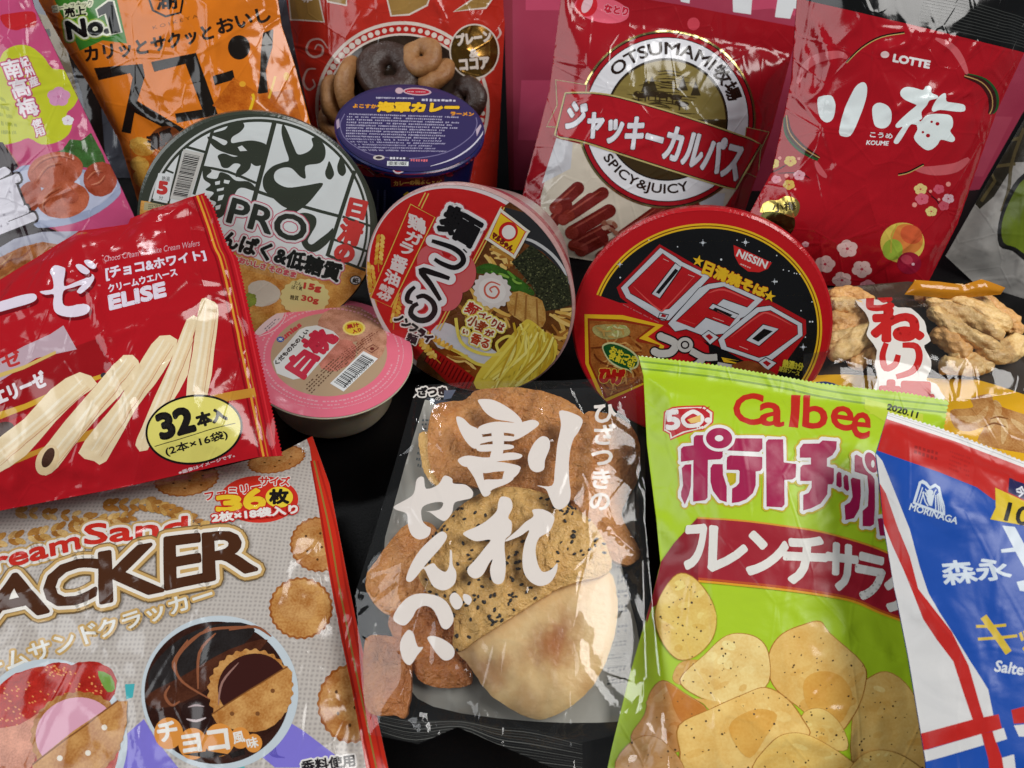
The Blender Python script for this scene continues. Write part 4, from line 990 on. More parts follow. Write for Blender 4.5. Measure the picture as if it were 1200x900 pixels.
s.poly([(655, 345), (740, 268), (800, 315), (850, 360), (900, 410), (922, 532), (860, 552), (790, 562), (745, 450)], (58, 62, 40), m='nori'); s.stroke([(660, 345), (740, 330), (808, 318)], 5, (34, 36, 26)); s.dots([(655, 345), (740, 268), (900, 410), (922, 532), (790, 562)], 260, 2, 5, (98, 100, 66)); s.dots([(655, 345), (740, 268), (900, 410), (922, 532), (790, 562)], 200, 2, 5, (26, 28, 20))
s.poly([(640, 492), (690, 472), (740, 492), (790, 515), (806, 600), (770, 640), (700, 605), (640, 560)], (206, 166, 92), m='baked', sm=2)
for q in ([(680, 480), (668, 580)], [(720, 490), (715, 600)], [(765, 505), (770, 625)]): s.stroke(q, 8, (150, 102, 46))
s.ell(570, 470, 84, 74, (216, 208, 202), rot=30, wob=0.06, lobes=16, n=96); s.ell(570, 470, 62, 54, (226, 220, 214), rot=30); s.stroke([(570, 478), (560, 462), (584, 452), (600, 476), (580, 502), (545, 490), (538, 455), (566, 432), (606, 446)], 9, (206, 96, 76), taper=0.4)
s.poly([(300, 650), (360, 610), (420, 640), (500, 690), (590, 742), (560, 800), (440, 760), (330, 720)], (200, 198, 200), sm=2); s.poly([(285, 745), (380, 718), (460, 760), (540, 810), (520, 900), (380, 860)], (140, 72, 28), m='photo'); s.strands([(330, 730), (460, 750), (530, 820), (430, 830)], 20, 90, 12, NO, 25, 20, 0.2)
YN = [(232, 212, 92), (214, 186, 60), (240, 226, 126), (196, 160, 44)]
s.poly([(500, 900), (520, 810), (600, 730), (700, 612), (740, 600), (800, 650), (852, 690), (846, 770), (770, 880), (700, 920)], (220, 194, 70), sm=3)
s.stroke([(410, 590), (430, 690), (500, 740), (600, 750), (700, 700)], 14, (226, 206, 90)); s.stroke([(330, 700), (420, 740), (500, 790), (560, 800)], 14, (220, 196, 80)); s.stroke([(600, 740), (590, 700), (640, 670), (680, 690)], 13, (226, 206, 90))
for k in range(46):
    x0 = 690 + s.rng.uniform(-30, 150); y0 = 610 + s.rng.uniform(0, 60) + max(0, x0 - 740) * 0.5; x1 = 510 + s.rng.uniform(0, 260); y1 = 860 + s.rng.uniform(-20, 60)
    s.stroke([(x0, y0), ((x0 + x1) / 2 + s.rng.uniform(0, 60), (y0 + y1) / 2 - 10), (x1, y1)], s.rng.uniform(8, 14), s.rng.choice(YN), taper=0.3)
s.poly([(272, 775), (306, 722), (400, 780), (492, 852), (470, 900), (400, 900)], (158, 26, 22))
for k in range(13): s.stroke([(300 + k * 15, 728 + k * 10), (272 + k * 15, 780 + k * 10)], 5, (96, 12, 14), sm=0)
for q in ([(612, 100), (470, 370), (326, 640)], [(624, 104), (480, 376), (338, 646)], [(276, 40), (246, 100)], [(290, 44), (258, 110)]): s.part('gold_line'); s.stroke(q, 5, (222, 190, 90), sm=0)
s.part('wheat_print')
for x, y, h, a in ((74, 290, 110, -5), (42, 430, 120, 8), (20, 400, 90, 5), (150, 545, 110, -12), (330, 690, 120, 60), (280, 720, 100, 40)):
    for k in range(7):
        for sd in (-1, 1):
            u = (k / 6 - 0.5) * h; cx = x + u * math.sin(R(a)) + sd * 10 * math.cos(R(a)); cy = y + u * math.cos(R(a)); s.ell(cx, cy, 8, 14, s.rng.choice([(226, 176, 70), (206, 150, 50), (236, 196, 100)]), a + sd * -28, n=10)
    s.stroke([(x + h * 0.5 * math.sin(R(a)), y + h * 0.5 * math.cos(R(a))), (x + h * 0.9 * math.sin(R(a)) + 6, y + h * 0.9 * math.cos(R(a)))], 4, (206, 150, 50))
s.part('flavour_panel'); q = [(212, 90), (319, 148), (126, 542), (36, 500)]; s.poly(q, (200, 32, 30)); s.stroke(q, 5, (226, 186, 84), closed=True, sm=0)
for t, tl, tr, bl in (('鶏', (205, 128), (280, 162), (200, 190)), ('ガ', (200, 200), (264, 230), (188, 246)), ('ラ', (172, 252), (226, 276), (160, 296)), ('醤', (140, 308), (202, 336), (118, 370)), ('油', (108, 374), (170, 402), (92, 426))): s.vtext(t, tl, tr, bl, col=(226, 214, 210), bold=2.6)
s.text('熱湯', (74, 462), (132, 488), 26, (226, 206, 200), bold=2); s.text('4分', (62, 496), (118, 518), 30, (226, 206, 200), bold=3)
s.part('product_name')
s.ell(300, 340, 60, 70, (206, 96, 100)); s.ell(430, 390, 70, 90, (206, 96, 96)); s.ell(370, 480, 70, 80, (206, 96, 100))
KB = (24, 22, 24)
def brush(col, extra):
    s.vtext('麺', (384, 88), (530, 172), (330, 196), col=col, bold=8 + extra)
    for q, w in (([(306, 250), (345, 262), (400, 282), (438, 312), (442, 345), (405, 368), (350, 350), (318, 330)], 24), ([(428, 296), (446, 312)], 10), ([(444, 286), (460, 302)], 10), ([(384, 416), (325, 396), (258, 380), (300, 440), (344, 512)], 26), ([(232, 452), (205, 478), (198, 512), (222, 522)], 22), ([(238, 500), (272, 492), (310, 520), (318, 560), (290, 594), (246, 598), (214, 572), (222, 540), (246, 526)], 26)):
        s.stroke(q, w + 2 * extra, col, taper=0.0 if extra else 0.35)
        if extra:
            for e in (q[0], q[-1]): s.ell(*e, w / 2 + extra, w / 2 + extra, col, n=16)
brush((206, 60, 66), 21); brush((226, 224, 224), 15); brush(KB, 0)
s.part('lettering')
s.text('ノンフライ', (140, 598), (292, 700), 36, KB, bold=4, outs=[(10, (226, 222, 214))]); s.text('麺', (190, 690), (234, 706), 40, KB, bold=2, outs=[(7, (226, 222, 214))])
for t, bl, br, h, c in (('麺', (446, 560), (500, 592), 52, (178, 40, 32)), ('づくりは', (502, 590), (612, 650), 36, (150, 40, 30)), ('小麦', (456, 612), (530, 660), 48, (150, 60, 26)), ('が', (536, 664), (570, 676), 30, (150, 50, 26)), ('香る', (472, 692), (548, 726), 44, (178, 60, 30)), ('い', (440, 652), (460, 662), 16, (150, 60, 30))): s.text(t, bl, br, h, c, bold=2, outs=[(8, (238, 232, 196)), (14, (226, 206, 90))])
s.part('brand_mark'); q = [(604, 122), (616, 122), (722, 204), (724, 216), (672, 312), (660, 314), (554, 244), (552, 234)]; s.poly(q, (222, 60, 50)); s.stroke(q, 12, (226, 222, 206), closed=True, sm=2); s.poly([(608, 130), (715, 210), (666, 306), (560, 238)], (236, 196, 40)); s.ell(642, 210, 42, 44, (198, 36, 34), rot=30); s.ell(644, 212, 30, 31, (232, 226, 220)); s.text('マルちゃん', (566, 232), (652, 296), 24, (120, 30, 24), bold=3)
s.build()

# ================================================================== red and black fried noodle bowl
s = disc('noodle_bowl', 'fried noodle bowl with a red-rimmed black starry lid and big red block letters', 'noodle bowl', (823, 380), 148, 135, 90, -1, t=0.440, H=0.0008, w=0.02, crinkle=0.0002, base='lid', col=(196, 26, 34), seed=101, name='lid')
RR = s.R
lathe('bowl_wall', s, [(RR, -0.0004), (RR + 0.0014, -0.0015), (RR + 0.0014, -0.0060), (RR - 0.001, -0.010), (RR * 0.95, -0.016), (RR * 0.74, -0.056), (RR * 0.72, -0.060)], solid('red_bowl_wall', (190, 26, 34), 0.22, 0, 0.15, 40, (0.7, 0.7, 0.7), 0.0008, 70))
s.zoom(670, 240, 3.871)
RU = (196, 26, 34); YL = (238, 190, 40)
s.part('night_panel', 'black starry panel with a double yellow rim line')
s.ell(610, 560, 526, 476, YL, n=110); s.ell(610, 560, 517, 467, (120, 60, 20), n=110); s.ell(610, 560, 512, 462, YL, n=110); s.ell(610, 560, 504, 454, (24, 24, 26), n=110)
for x, y, r in ((595, 172, 7), (788, 170, 8), (218, 270, 6), (678, 248, 5), (220, 330, 4), (920, 348, 6), (930, 348, 4), (1050, 645, 7), (1080, 530, 4), (1092, 530, 4), (900, 260, 3), (960, 295, 3), (985, 300, 3), (1010, 310, 3), (1040, 480, 3), (930, 230, 3), (640, 700, 3), (480, 190, 3), (850, 210, 3), (1060, 600, 3), (350, 160, 3), (1020, 312, 3), (1035, 314, 3), (750, 160, 3), (1090, 440, 3)):
    s.ell(x, y, r, r, (222, 226, 232), n=8)
    if r > 5: s.stroke([(x - 2.2 * r, y), (x + 2.2 * r, y)], 2, (200, 206, 216), sm=0); s.stroke([(x, y - 2.2 * r), (x, y + 2.2 * r)], 2, (200, 206, 216), sm=0)
s.part('food_panel'); s.poly([(-60, 445), (80, 433), (240, 446), (420, 470), (620, 640), (640, 800), (1200, 1000), (-60, 1000)], RU)
s.poly([(80, 433), (92, 400), (220, 445)], RU)

s.poly([(58, 496), (230, 500), (416, 546), (345, 598), (420, 640), (360, 800), (140, 900), (62, 720)], YL); s.poly([(72, 514), (230, 520), (380, 550), (305, 606), (400, 636), (340, 800), (150, 880), (78, 720)], (150, 50, 26)); s.poly([(80, 524), (230, 532), (356, 554), (280, 620), (380, 634), (330, 800), (160, 870), (86, 720)], (186, 112, 52), m='photo')
s.strands([(84, 570), (220, 560), (320, 640), (340, 800), (160, 870), (90, 720)], 120, 110, 9, [(206, 140, 70), (160, 84, 38), (226, 170, 96), (190, 116, 54), (130, 64, 30)], 15, 50, 0.35, 'photo')
s.poly([(110, 545), (240, 545), (260, 590), (160, 610), (100, 580)], (186, 176, 110), m='photo', sm=3); s.strands([(100, 540), (250, 540), (260, 590), (150, 610)], 26, 60, 10, [(206, 206, 150), (170, 176, 100), (190, 150, 80)], 5, 40, 0.3)
s.part('snack_bubble'); q = [(138, 650), (150, 628), (190, 622), (250, 645), (295, 680), (306, 712), (295, 738), (270, 748), (274, 764), (256, 750), (220, 742), (170, 710)]; s.poly(q, (206, 206, 150), sm=3); s.poly([(144, 652), (155, 634), (190, 630), (248, 652), (288, 684), (298, 712), (288, 732), (262, 738), (268, 752), (250, 742), (222, 734), (174, 704)], (24, 84, 40), sm=3)
s.text('おやつや', (170, 668), (288, 722), 32, (226, 206, 50), bold=2); s.text('夜食にも!', (166, 694), (276, 742), 32, (226, 206, 50), bold=2); s.text('ひげ', (126, 800), (232, 812), 62, (190, 34, 26), bold=7, outs=[(10, (236, 200, 80))])
s.part('product_name')
RL = (176, 24, 30)
s.poly([(398, 178), (640, 318), (700, 330), (870, 420), (930, 450), (1062, 522), (1064, 584), (930, 770), (840, 740), (660, 640), (480, 580), (300, 480), (220, 420), (204, 375)], RL, sm=0)
LT = {'U': ([(402, 198), (470, 240), (500, 262), (628, 322), (440, 520), (410, 520), (250, 420), (226, 378)], [(412, 222), (468, 262), (366, 400), (400, 418), (500, 280), (590, 324), (440, 470), (400, 474), (268, 400), (256, 376)]),
      'F': ([(620, 362), (690, 352), (866, 430), (790, 500), (762, 512), (740, 560), (690, 580), (600, 590), (520, 560), (470, 570), (440, 540), (580, 380)], [(628, 384), (690, 372), (828, 434), (796, 462), (688, 424), (640, 470), (742, 516), (716, 548), (608, 508), (556, 556), (474, 528)]),
      'O': ([(840, 468), (900, 460), (1042, 540), (1044, 590), (905, 700), (850, 708), (680, 650), (668, 612), (700, 580)], [(850, 488), (900, 480), (1022, 548), (1024, 584), (892, 680), (850, 690), (704, 640), (694, 612)])}
for k, (o_, i_) in LT.items():
    s.poly(o_, (30, 24, 26)); s.stroke(o_, 12, (30, 24, 26), closed=True, sm=0); s.stroke(o_, 6, (206, 208, 214), closed=True, sm=0); s.poly(o_, (206, 208, 214))
    s.stroke(i_, 7, (40, 20, 24), closed=True, sm=0); s.poly(i_, (190, 30, 36))
for q in ([(470, 262), (498, 284), (400, 424), (362, 402)], [(640, 446), (758, 496), (740, 516), (622, 468)], [(868, 540), (940, 562), (850, 640), (790, 612)]): s.poly(q, (206, 208, 214)); s.stroke(q, 5, (40, 24, 26), closed=True, sm=0)
for q in ([(470, 288), (484, 298), (396, 404), (382, 396)], [(650, 464), (730, 498), (720, 506), (640, 474)], [(872, 560), (912, 572), (846, 620), (818, 606)]): s.poly(q, (24, 22, 24))
for q in ([(400, 490), (440, 498), (428, 520), (392, 512)], [(588, 592), (620, 568), (668, 600), (628, 634)], [(846, 712), (880, 690), (930, 716), (888, 752)]): s.poly(q, (206, 208, 214)); s.stroke(q, 5, (40, 20, 24), closed=True, sm=0)
for q in ([(410, 494), (430, 500), (424, 510), (404, 506)], [(606, 594), (624, 584), (642, 600), (626, 614)], [(866, 714), (882, 704), (904, 718), (888, 732)]): s.poly(q, (170, 24, 30))
for q in ([(280, 370), (390, 470), (430, 462), (560, 320)], [(620, 400), (690, 384), (800, 430)], [(720, 600), (850, 500), (900, 494), (1000, 546)], [(500, 520), (560, 540)], [(660, 480), (720, 510)]): s.stroke(q, 8, (226, 84, 80), taper=0.8)
for q in ([(415, 244), (440, 256)], [(528, 316), (556, 326)], [(640, 510), (690, 528)], [(760, 640), (800, 656)]): s.stroke(q, 7, (240, 190, 186), taper=0.7, sm=0)
s.part('lettering'); s.text('日清焼そば', (592, 308), (872, 420), 46, YL, bold=4, tl=(612, 252), tr=(890, 378), outs=[(6, (176, 60, 24))])
for x, y in ((574, 254), (898, 414)): s.poly([(x + (28 if i % 2 == 0 else 11) * math.sin(i * math.pi / 5 + 0.25), y - (28 if i % 2 == 0 else 11) * math.cos(i * math.pi / 5 + 0.25)) for i in range(10)], YL)
WP = (206, 202, 196)
def puchi(c, e):
    s.stroke([(402, 596), (470, 628), (450, 668), (400, 674), (376, 664)], 34 + e, c); s.ell(376, 664, 17 + e / 2, 17 + e / 2, c, n=16); s.ell(404, 596, 18 + e / 2, 18 + e / 2, c, n=16); s.ell(514, 634, 36 + e / 2, 34 + e / 2, c, n=24)
    s.stroke([(540, 660), (600, 690), (660, 690)], 30 + e, c); s.stroke([(600, 690), (570, 720), (520, 740)], 30 + e, c); s.stroke([(660, 724), (760, 744)], 26 + e, c)
puchi((34, 22, 24), 14); puchi(WP, 0); s.ell(514, 634, 20, 19, (34, 22, 24), n=20); s.ell(514, 634, 13, 12, WP, n=16)
s.poly([(678, 690), (760, 706), (700, 700), (770, 722), (690, 712)], YL)
s.micro((232, 446), (430, 545), (430, 556), (232, 456), 1, 34, (206, 120, 120)); s.text('熱湯3分', (955, 734), (1046, 752), 34, (206, 196, 60), bold=2); s.text('液体ソース', (938, 752), (1030, 776), 22, (190, 180, 60), bold=1); s.poly([(730, 740), (760, 712), (820, 708), (880, 740), (960, 790), (900, 800)], (150, 84, 44), m='photo', sm=3)
s.part('brand_mark'); q = [(734, 182), (908, 262), (890, 290), (850, 306), (800, 302), (760, 272), (738, 230)]; s.poly(q, (206, 40, 40), sm=0); s.text('NISSIN', (746, 232), (878, 289), 33, (232, 228, 226), bold=1.6); s.micro((766, 262), (816, 282), (812, 294), (762, 272), 1, 5, (232, 190, 186), 1)
s.build()

# ================================================================== peach jelly cup
s = disc('jelly_cup', 'small peach jelly cup with a pink foil lid, standing upright on the black table', 'jelly cup', (385, 420), 97, 70, 95, 1, t=0.470, H=0.0006, w=0.02, crinkle=0.00025, base='lid', col=(226, 112, 134), seed=111, name='lid')
RR = s.R
jm = solid('jelly_body', (250, 232, 202), 0.14, 0, 0.2, 30, (0.9, 0.85, 0.75), 0, 60, 0.5)
lathe('cup_wall', s, [(RR, -0.0003), (RR + 0.0004, -0.0010), (RR, -0.0022), (RR - 0.007, -0.0026), (RR - 0.0075, -0.005), (RR * 0.76, -0.034), (RR * 0.73, -0.037)], jm)
s.zoom(285, 345, 5.454)
BG = (178, 152, 122)
s.ell(548, 385, 372, 266, BG, rot=-3, n=90)
s.part('peach_picture'); s.ell(655, 190, 180, 120, (206, 150, 126), -5, 'photo', wob=0.03); s.ell(820, 300, 95, 150, (210, 160, 132), 10, 'photo', wob=0.03); s.ell(600, 390, 130, 90, (206, 130, 112), -30, 'photo', wob=0.05)
s.part('name_plate'); q = [(192, 430), (210, 400), (360, 225), (400, 208), (470, 198), (575, 235), (612, 272), (614, 295), (410, 528), (320, 545), (215, 505)]; s.poly(q, (218, 220, 218))
RP = (196, 40, 66)
s.text('白', (388, 536), (484, 408), tl=(252, 452), tr=(372, 352), col=RP, bold=12); s.text('桃', (496, 392), (612, 284), tl=(362, 312), tr=(486, 218), col=RP, bold=11)
s.text('くだものたのしい', (222, 452), (422, 238), tl=(196, 436), tr=(402, 222), col=(60, 50, 46), bold=2)
s.part('lettering'); s.text('unias', (262, 290), (374, 202), tl=(240, 268), tr=(356, 180), col=(196, 60, 70), bold=3); s.part('brand_dot'); s.ell(238, 288, 24, 18, (60, 90, 160)); s.ell(238, 288, 10, 8, (200, 206, 216)); s.stroke([(222, 280), (254, 296)], 3, (200, 206, 216)); s.stroke([(254, 280), (222, 296)], 3, (200, 206, 216))
s.part('fine_print'); s.micro((380, 590), (640, 350), (690, 380), (440, 640), 4, 17, (96, 66, 46)); s.micro((580, 470), (760, 310), (800, 330), (600, 500), 3, 15, (100, 60, 46)); s.micro((620, 380), (860, 215), (870, 270), (660, 410), 4, 15, (120, 62, 50))
q = [(782, 350), (830, 322), (866, 342), (820, 374)]; s.stroke(q, 6, (110, 50, 44), closed=True, sm=0); s.ell(824, 348, 14, 10, (110, 50, 44))
s.part('juice_badge'); s.ell(708, 215, 72, 47, (232, 214, 120), wob=0.02, lobes=16, n=64); s.ell(708, 215, 60, 38, (222, 190, 60)); s.text('果汁', (666, 222), (742, 206), 26, (170, 40, 40), bold=2); s.text('入り', (702, 250), (754, 236), 22, (170, 40, 40), bold=2)
s.part('barcode_panel'); s.barcode((555, 570), (768, 364), (862, 412), (642, 622), 34); s.text('4901301006398', (652, 606), (838, 428), 24, (30, 30, 30))
s.part('rim_print', 'pale rings of fine print round the lid edge')
LP = (226, 160, 172)
for k, n_, a0, a1, h in ((1.10, 90, 20, 345, 15), (1.19, 110, -150, 160, 12), (1.27, 120, -120, 40, 9)): s.ringmicro((548, 388), 372 * k, 266 * k, a0, a1, n_, h, LP, rot=-3)
s.part('pull_tab'); s.poly([(62, 215), (90, 130), (170, 85), (262, 72), (262, 130), (220, 190), (150, 235), (96, 262)], (212, 186, 188), sm=3); s.micro((130, 220), (220, 140), (240, 155), (150, 240), 2, 6, (110, 100, 110)); s.stroke([(100, 270), (200, 230), (268, 150), (268, 80)], 5, (232, 190, 196))
s.build()

# ================================================================== fried twist snack bag (lying under the round bowl)
s = bag('snack_bag', 'clear-windowed bag of fried twists with a yellow lower part and red-lettered white strip', 'snack bag', (1080, 430),
        [(930, 350), (965, 338), (1064, 330), (1150, 340), (1176, 372), (1260, 470), (1330, 640), (1120, 620), (930, 560)], (0.02, -0.10, 1), z=0.052, H=0.006, back=0.030, w=0.04, crinkle=0.0006, col=(66, 56, 48), seed=121)
s.zoom(950, 320, 4.092).part('yellow_print')
s.poly([(-100, 480), (40, 490), (400, 500), (800, 512), (900, 540), (1023, 582), (1500, 720), (1500, 1200), (-100, 1000)], (232, 176, 36)); s.poly([(-60, 560), (30, 522), (110, 528), (200, 582), (100, 620), (-60, 620)], (40, 66, 120), sm=2)
s.part('twist_picture'); s.poly([(670, 660), (740, 650), (780, 640), (770, 600), (860, 580), (880, 620), (940, 650), (1100, 700), (1300, 760), (1300, 900), (1000, 860), (850, 830), (800, 800), (830, 740), (760, 760), (690, 740)], (206, 156, 96), m='baked', sm=3)
for q in ([(700, 690), (800, 700), (850, 640)], [(850, 760), (900, 660), (880, 610)], [(920, 820), (930, 740), (910, 680)], [(960, 700), (1040, 760), (1120, 780)]): s.stroke(q, 36, (226, 190, 136), 'baked', taper=0.8)
for q in ([(830, 740), (880, 720), (940, 740)], [(860, 700), (900, 690), (950, 700)], [(770, 650), (800, 690)]): s.stroke(q, 9, (150, 96, 44), 'photo', taper=0.8)
s.build(); fsheet = s
TW = solid('fried_twist', (255, 218, 150), 0.45, 0, 0.7, 90, (0.60, 0.40, 0.22), 0.0012, 260, fine=900)
TW2 = solid('fried_twist_dark', (250, 196, 124), 0.45, 0, 0.7, 90, (0.58, 0.40, 0.24), 0.0012, 260, fine=900)
def twist(pts, r, lift, m, label):
    q = s.world(s.solve(smooth(pts, 14, False)), 0.0) + lift * s.N; V = []; F = []; n = 36; rn = random.Random(int(pts[0][0]))
    T = np.gradient(q, axis=0); ph = rn.uniform(0, 6)
    for i, p in enumerate(q):
        t = unit(T[i]); u = unit(np.cross(t, s.N)); v = np.cross(u, t); e = i / (len(q) - 1); k = r * (min(1, 5 * e + 0.35) * min(1, 5 * (1 - e) + 0.35))
        for j in range(n):
            a = 2 * math.pi * j / n; w_ = 0.92 + 0.13 * math.sin(2 * a + i * 0.22 + ph) + 0.15 * abs(math.sin(3 * a + i * 0.30 + ph)) + 0.06 * math.sin(7 * a - i * 0.9) + rn.uniform(-0.03, 0.03)
            V.append(tuple(p + k * w_ * (math.cos(a) * u + 0.8 * math.sin(a) * v) - q[0]))
    for i in range(len(q) - 1):
        for j in range(n): F.append((i * n + j, (i + 1) * n + j, (i + 1) * n + (j + 1) % n, i * n + (j + 1) % n))
    F.append(tuple(range(n))); F.append(tuple(range((len(q) - 1) * n, len(q) * n))[::-1])
    me = bpy.data.meshes.new('fried_twist'); me.from_pydata(V, [], F); me.materials.append(m)
    for p in me.polygons: p.use_smooth = True
    tag(link('fried_twist', me, None, tuple(q[0])), label, 'fried snack', 'fried twists in the clear-windowed bag')
Zf = lambda L: [(950 + x / 4.092, 320 + y / 4.092) for x, y in L]
for L, r, h, m, lb in (([(70, 150), (180, 140), (280, 190)], 0.0075, 0.006, TW2, 'brown fried twist beside the red bowl rim, topmost left of the white strip'), ([(60, 240), (180, 270), (290, 240)], 0.0075, 0.007, TW2, 'brown fried twist second from the top on the left of the white strip'), ([(60, 330), (130, 300), (210, 270)], 0.006, 0.007, TW2, 'short fried twist against the red bowl rim, third from the top'),
                       ([(60, 450), (170, 380), (300, 310)], 0.0085, 0.010, TW, 'long pale fried twist slanting up to the white strip from the red bowl rim'), ([(280, 460), (330, 450), (400, 470)], 0.006, 0.006, TW, 'stubby fried twist peeking from under the white strip'),
                       ([(500, 170), (620, 220), (760, 290), (880, 350)], 0.0085, 0.010, TW, 'long fried twist crossing the window in the middle, right of the white strip'), ([(560, 140), (700, 140), (800, 200), (880, 300)], 0.0080, 0.007, TW, 'fried twist at the upper edge of the window'), ([(760, 130), (860, 200), (960, 290)], 0.0075, 0.006, TW2, 'darker fried twist at the upper right of the window'),
                       ([(570, 300), (650, 380), (730, 430)], 0.0085, 0.008, TW2, 'brown fried twist just right of the white strip, below the long one'), ([(760, 400), (860, 430), (990, 360)], 0.0085, 0.008, TW, 'pale ridged fried twist at the right end of the window'), ([(590, 470), (680, 480), (800, 470)], 0.0075, 0.007, TW, 'pale fried twist lying along the yellow edge'),
    ([(600, 180), (740, 230), (900, 330)], 0.007, 0.013, TW, 'slim fried twist lying on top, slanting down to the right end of the window'), ([(520, 230), (600, 290), (700, 360), (860, 420)], 0.007, 0.012, TW, 'slim fried twist on top between the long one and the ridged end piece'), ([(640, 430), (740, 440), (850, 480)], 0.0065, 0.006, TW, 'small fried twist just above the one along the yellow edge'),
    ([(480, 120), (560, 150), (640, 170)], 0.007, 0.006, TW2, 'short fried twist under the bottom corner of the red candy bag'), ([(60, 200), (140, 200), (230, 230)], 0.007, 0.009, TW, 'pale fried twist lying across the two brown ones left of the white strip'), ([(50, 390), (140, 350), (250, 330)], 0.007, 0.009, TW, 'pale fried twist second from the bottom left of the white strip'), ([(880, 220), (930, 270), (985, 320)], 0.0065, 0.005, TW2, 'small fried twist at the far right edge of the window'), ([(180, 470), (240, 420), (300, 400)], 0.0065, 0.005, TW2, 'short fried twist beneath the long pale one, left of the white strip')):
    twist(Zf(L), r * 0.74, h, m, lb)
# the front film of the bag with the white name strip
c = Sheet(s.root, s.O + 0.017 * s.N, s.N, [(945, 352), (1150, 345), (1195, 420), (1225, 455), (1130, 470), (1010, 472), (940, 450)], H=0.006, w=0.03, crinkle=0.0004, base='clear', name='clear_window', seed=122)
c.zoom(950, 320, 4.092).part('name_strip'); WS = (220, 214, 206)
c.poly([(214, 130), (330, 128), (420, 165), (480, 168), (545, 230), (556, 280), (576, 325), (545, 346), (552, 372), (578, 420), (574, 470), (555, 512), (600, 530), (624, 570), (624, 620), (286, 600), (300, 560), (320, 500), (306, 440), (318, 370), (280, 315), (268, 290), (282, 240), (262, 190)], WS, sm=2)
c.text('ね', (300, 318), (532, 322), 140, (186, 36, 34), bold=14); c.stroke([(362, 336), (344, 400), (360, 456), (404, 438), (420, 392)], 32, (186, 36, 34), taper=0.2); c.stroke([(440, 346), (505, 352), (520, 410), (488, 470), (410, 498)], 34, (186, 36, 34), taper=0.3)
c.text('揚', (330, 660), (580, 668), 140, (186, 36, 34), bold=12); c.text('じ', (276, 172), (390, 172), 60, (186, 36, 34), bold=12)
c.build()
k = Sheet(s.root, at_t((1110, 338), 0.452), nrm(44, 0), [(1060, 345), (1072, 328), (1100, 330), (1128, 334), (1150, 327), (1178, 337), (1172, 345), (1140, 348), (1110, 350)], H=0.004, w=0.01, crinkle=0.0, base='film', col=(196, 128, 30), name='gathered_neck', seed=5, grid=0.001, back=0.004,
          ridges=[([(1062, y), (1110, y + 2), (1176, y - 1)], 0.0012, 0.0010) for y in (331, 335, 339, 343, 347)])
k.build()

# ================================================================== green potato chip bag
GN = (172, 204, 36)
s = bag('snack_bag', 'green potato chip bag with magenta characters and a dark red flavour band', 'snack bag', (900, 640),
        [(748, 416), (840, 427), (960, 448), (1064, 460), (1113, 469), (1106, 506), (1180, 640), (1230, 960), (700, 960), (716, 880), (738, 790), (764, 700), (774, 660), (768, 600), (758, 520), (754, 440)], (0, -0.35, 0.936), z=0.052, H=0.020, serr=(0, 1, 2, 3, 4), back=0.018, w=0.055, crinkle=0.0007, col=GN, seed=131, base='matte',
        seal=[(0, 0.010), (1, 0.010), (2, 0.010), (3, 0.010)], ridges=[([(766, 442), (790, 480), (812, 500)], 0.0012, 0.004), ([(790, 640), (800, 600), (820, 560)], 0.0008, 0.004), ([(960, 690), (985, 720), (990, 760)], 0.0010, 0.004), ([(762, 600), (785, 625), (800, 650)], 0.0012, 0.004), ([(930, 860), (980, 880), (1000, 890)], 0.0014, 0.003), ([(1000, 850), (988, 880), (998, 898)], 0.001, 0.002)])
s.zoom(740, 400, 3.158).part('top_seal')
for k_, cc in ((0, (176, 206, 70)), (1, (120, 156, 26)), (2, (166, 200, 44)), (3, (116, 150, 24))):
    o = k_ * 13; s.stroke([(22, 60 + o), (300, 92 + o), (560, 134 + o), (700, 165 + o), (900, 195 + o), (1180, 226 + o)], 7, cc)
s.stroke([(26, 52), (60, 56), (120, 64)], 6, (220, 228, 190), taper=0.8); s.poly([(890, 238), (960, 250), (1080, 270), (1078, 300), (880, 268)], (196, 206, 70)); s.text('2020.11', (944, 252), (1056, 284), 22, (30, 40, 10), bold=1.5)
s.poly([(864, 212), (948, 232), (940, 300), (862, 250)], (188, 208, 60))
s.part('anniversary_mark')
q = [(122, 262), (150, 246), (240, 240), (270, 240), (302, 262), (300, 300), (274, 324), (200, 340), (144, 364), (140, 342), (118, 330)]; s.poly(q, (226, 220, 206)); s.stroke(q, 6, (206, 60, 40), closed=True, sm=0); s.poly([(128, 270), (152, 252), (240, 246), (268, 250), (290, 268), (290, 296), (262, 318), (190, 334), (150, 354), (146, 338), (124, 324)], (186, 30, 40))
s.text('5', (132, 326), (178, 322), 66, (232, 226, 222), bold=5); s.stroke([(220, 262), (190, 286), (206, 312), (246, 308), (262, 284), (240, 264)], 15, (232, 226, 222), closed=True); s.poly([(206, 290), (256, 272), (256, 298), (220, 304)], (226, 186, 100)); s.ell(284, 292, 14, 10, (232, 226, 222)); s.stroke([(258, 252), (266, 238)], 4, (186, 30, 40)); s.stroke([(270, 256), (288, 242)], 4, (186, 30, 40)); s.text('TM', (238, 326), (264, 324), 10, (232, 226, 222), bold=1)
s.part('brand_lettering')
for t, bl, br, tl, tr, b in (('C', (376, 296), (478, 312), (384, 196), (488, 194), 3.4), ('a', (474, 308), (562, 316), (478, 226), (562, 232), 3.4), ('l', (582, 316), (616, 320), (592, 198), (626, 200), 0.5), ('b', (634, 318), (722, 324), (640, 202), (724, 206), 3.4), ('e', (738, 318), (818, 334), (742, 238), (822, 246), 3.2), ('e', (812, 354), (878, 362), (822, 262), (886, 268), 3)): s.text(t, bl, br, tl=tl, tr=tr, col=(190, 36, 26), bold=b)
s.part('product_name')
MG = (164, 26, 76); OC = (196, 176, 36); WO = (228, 226, 222)
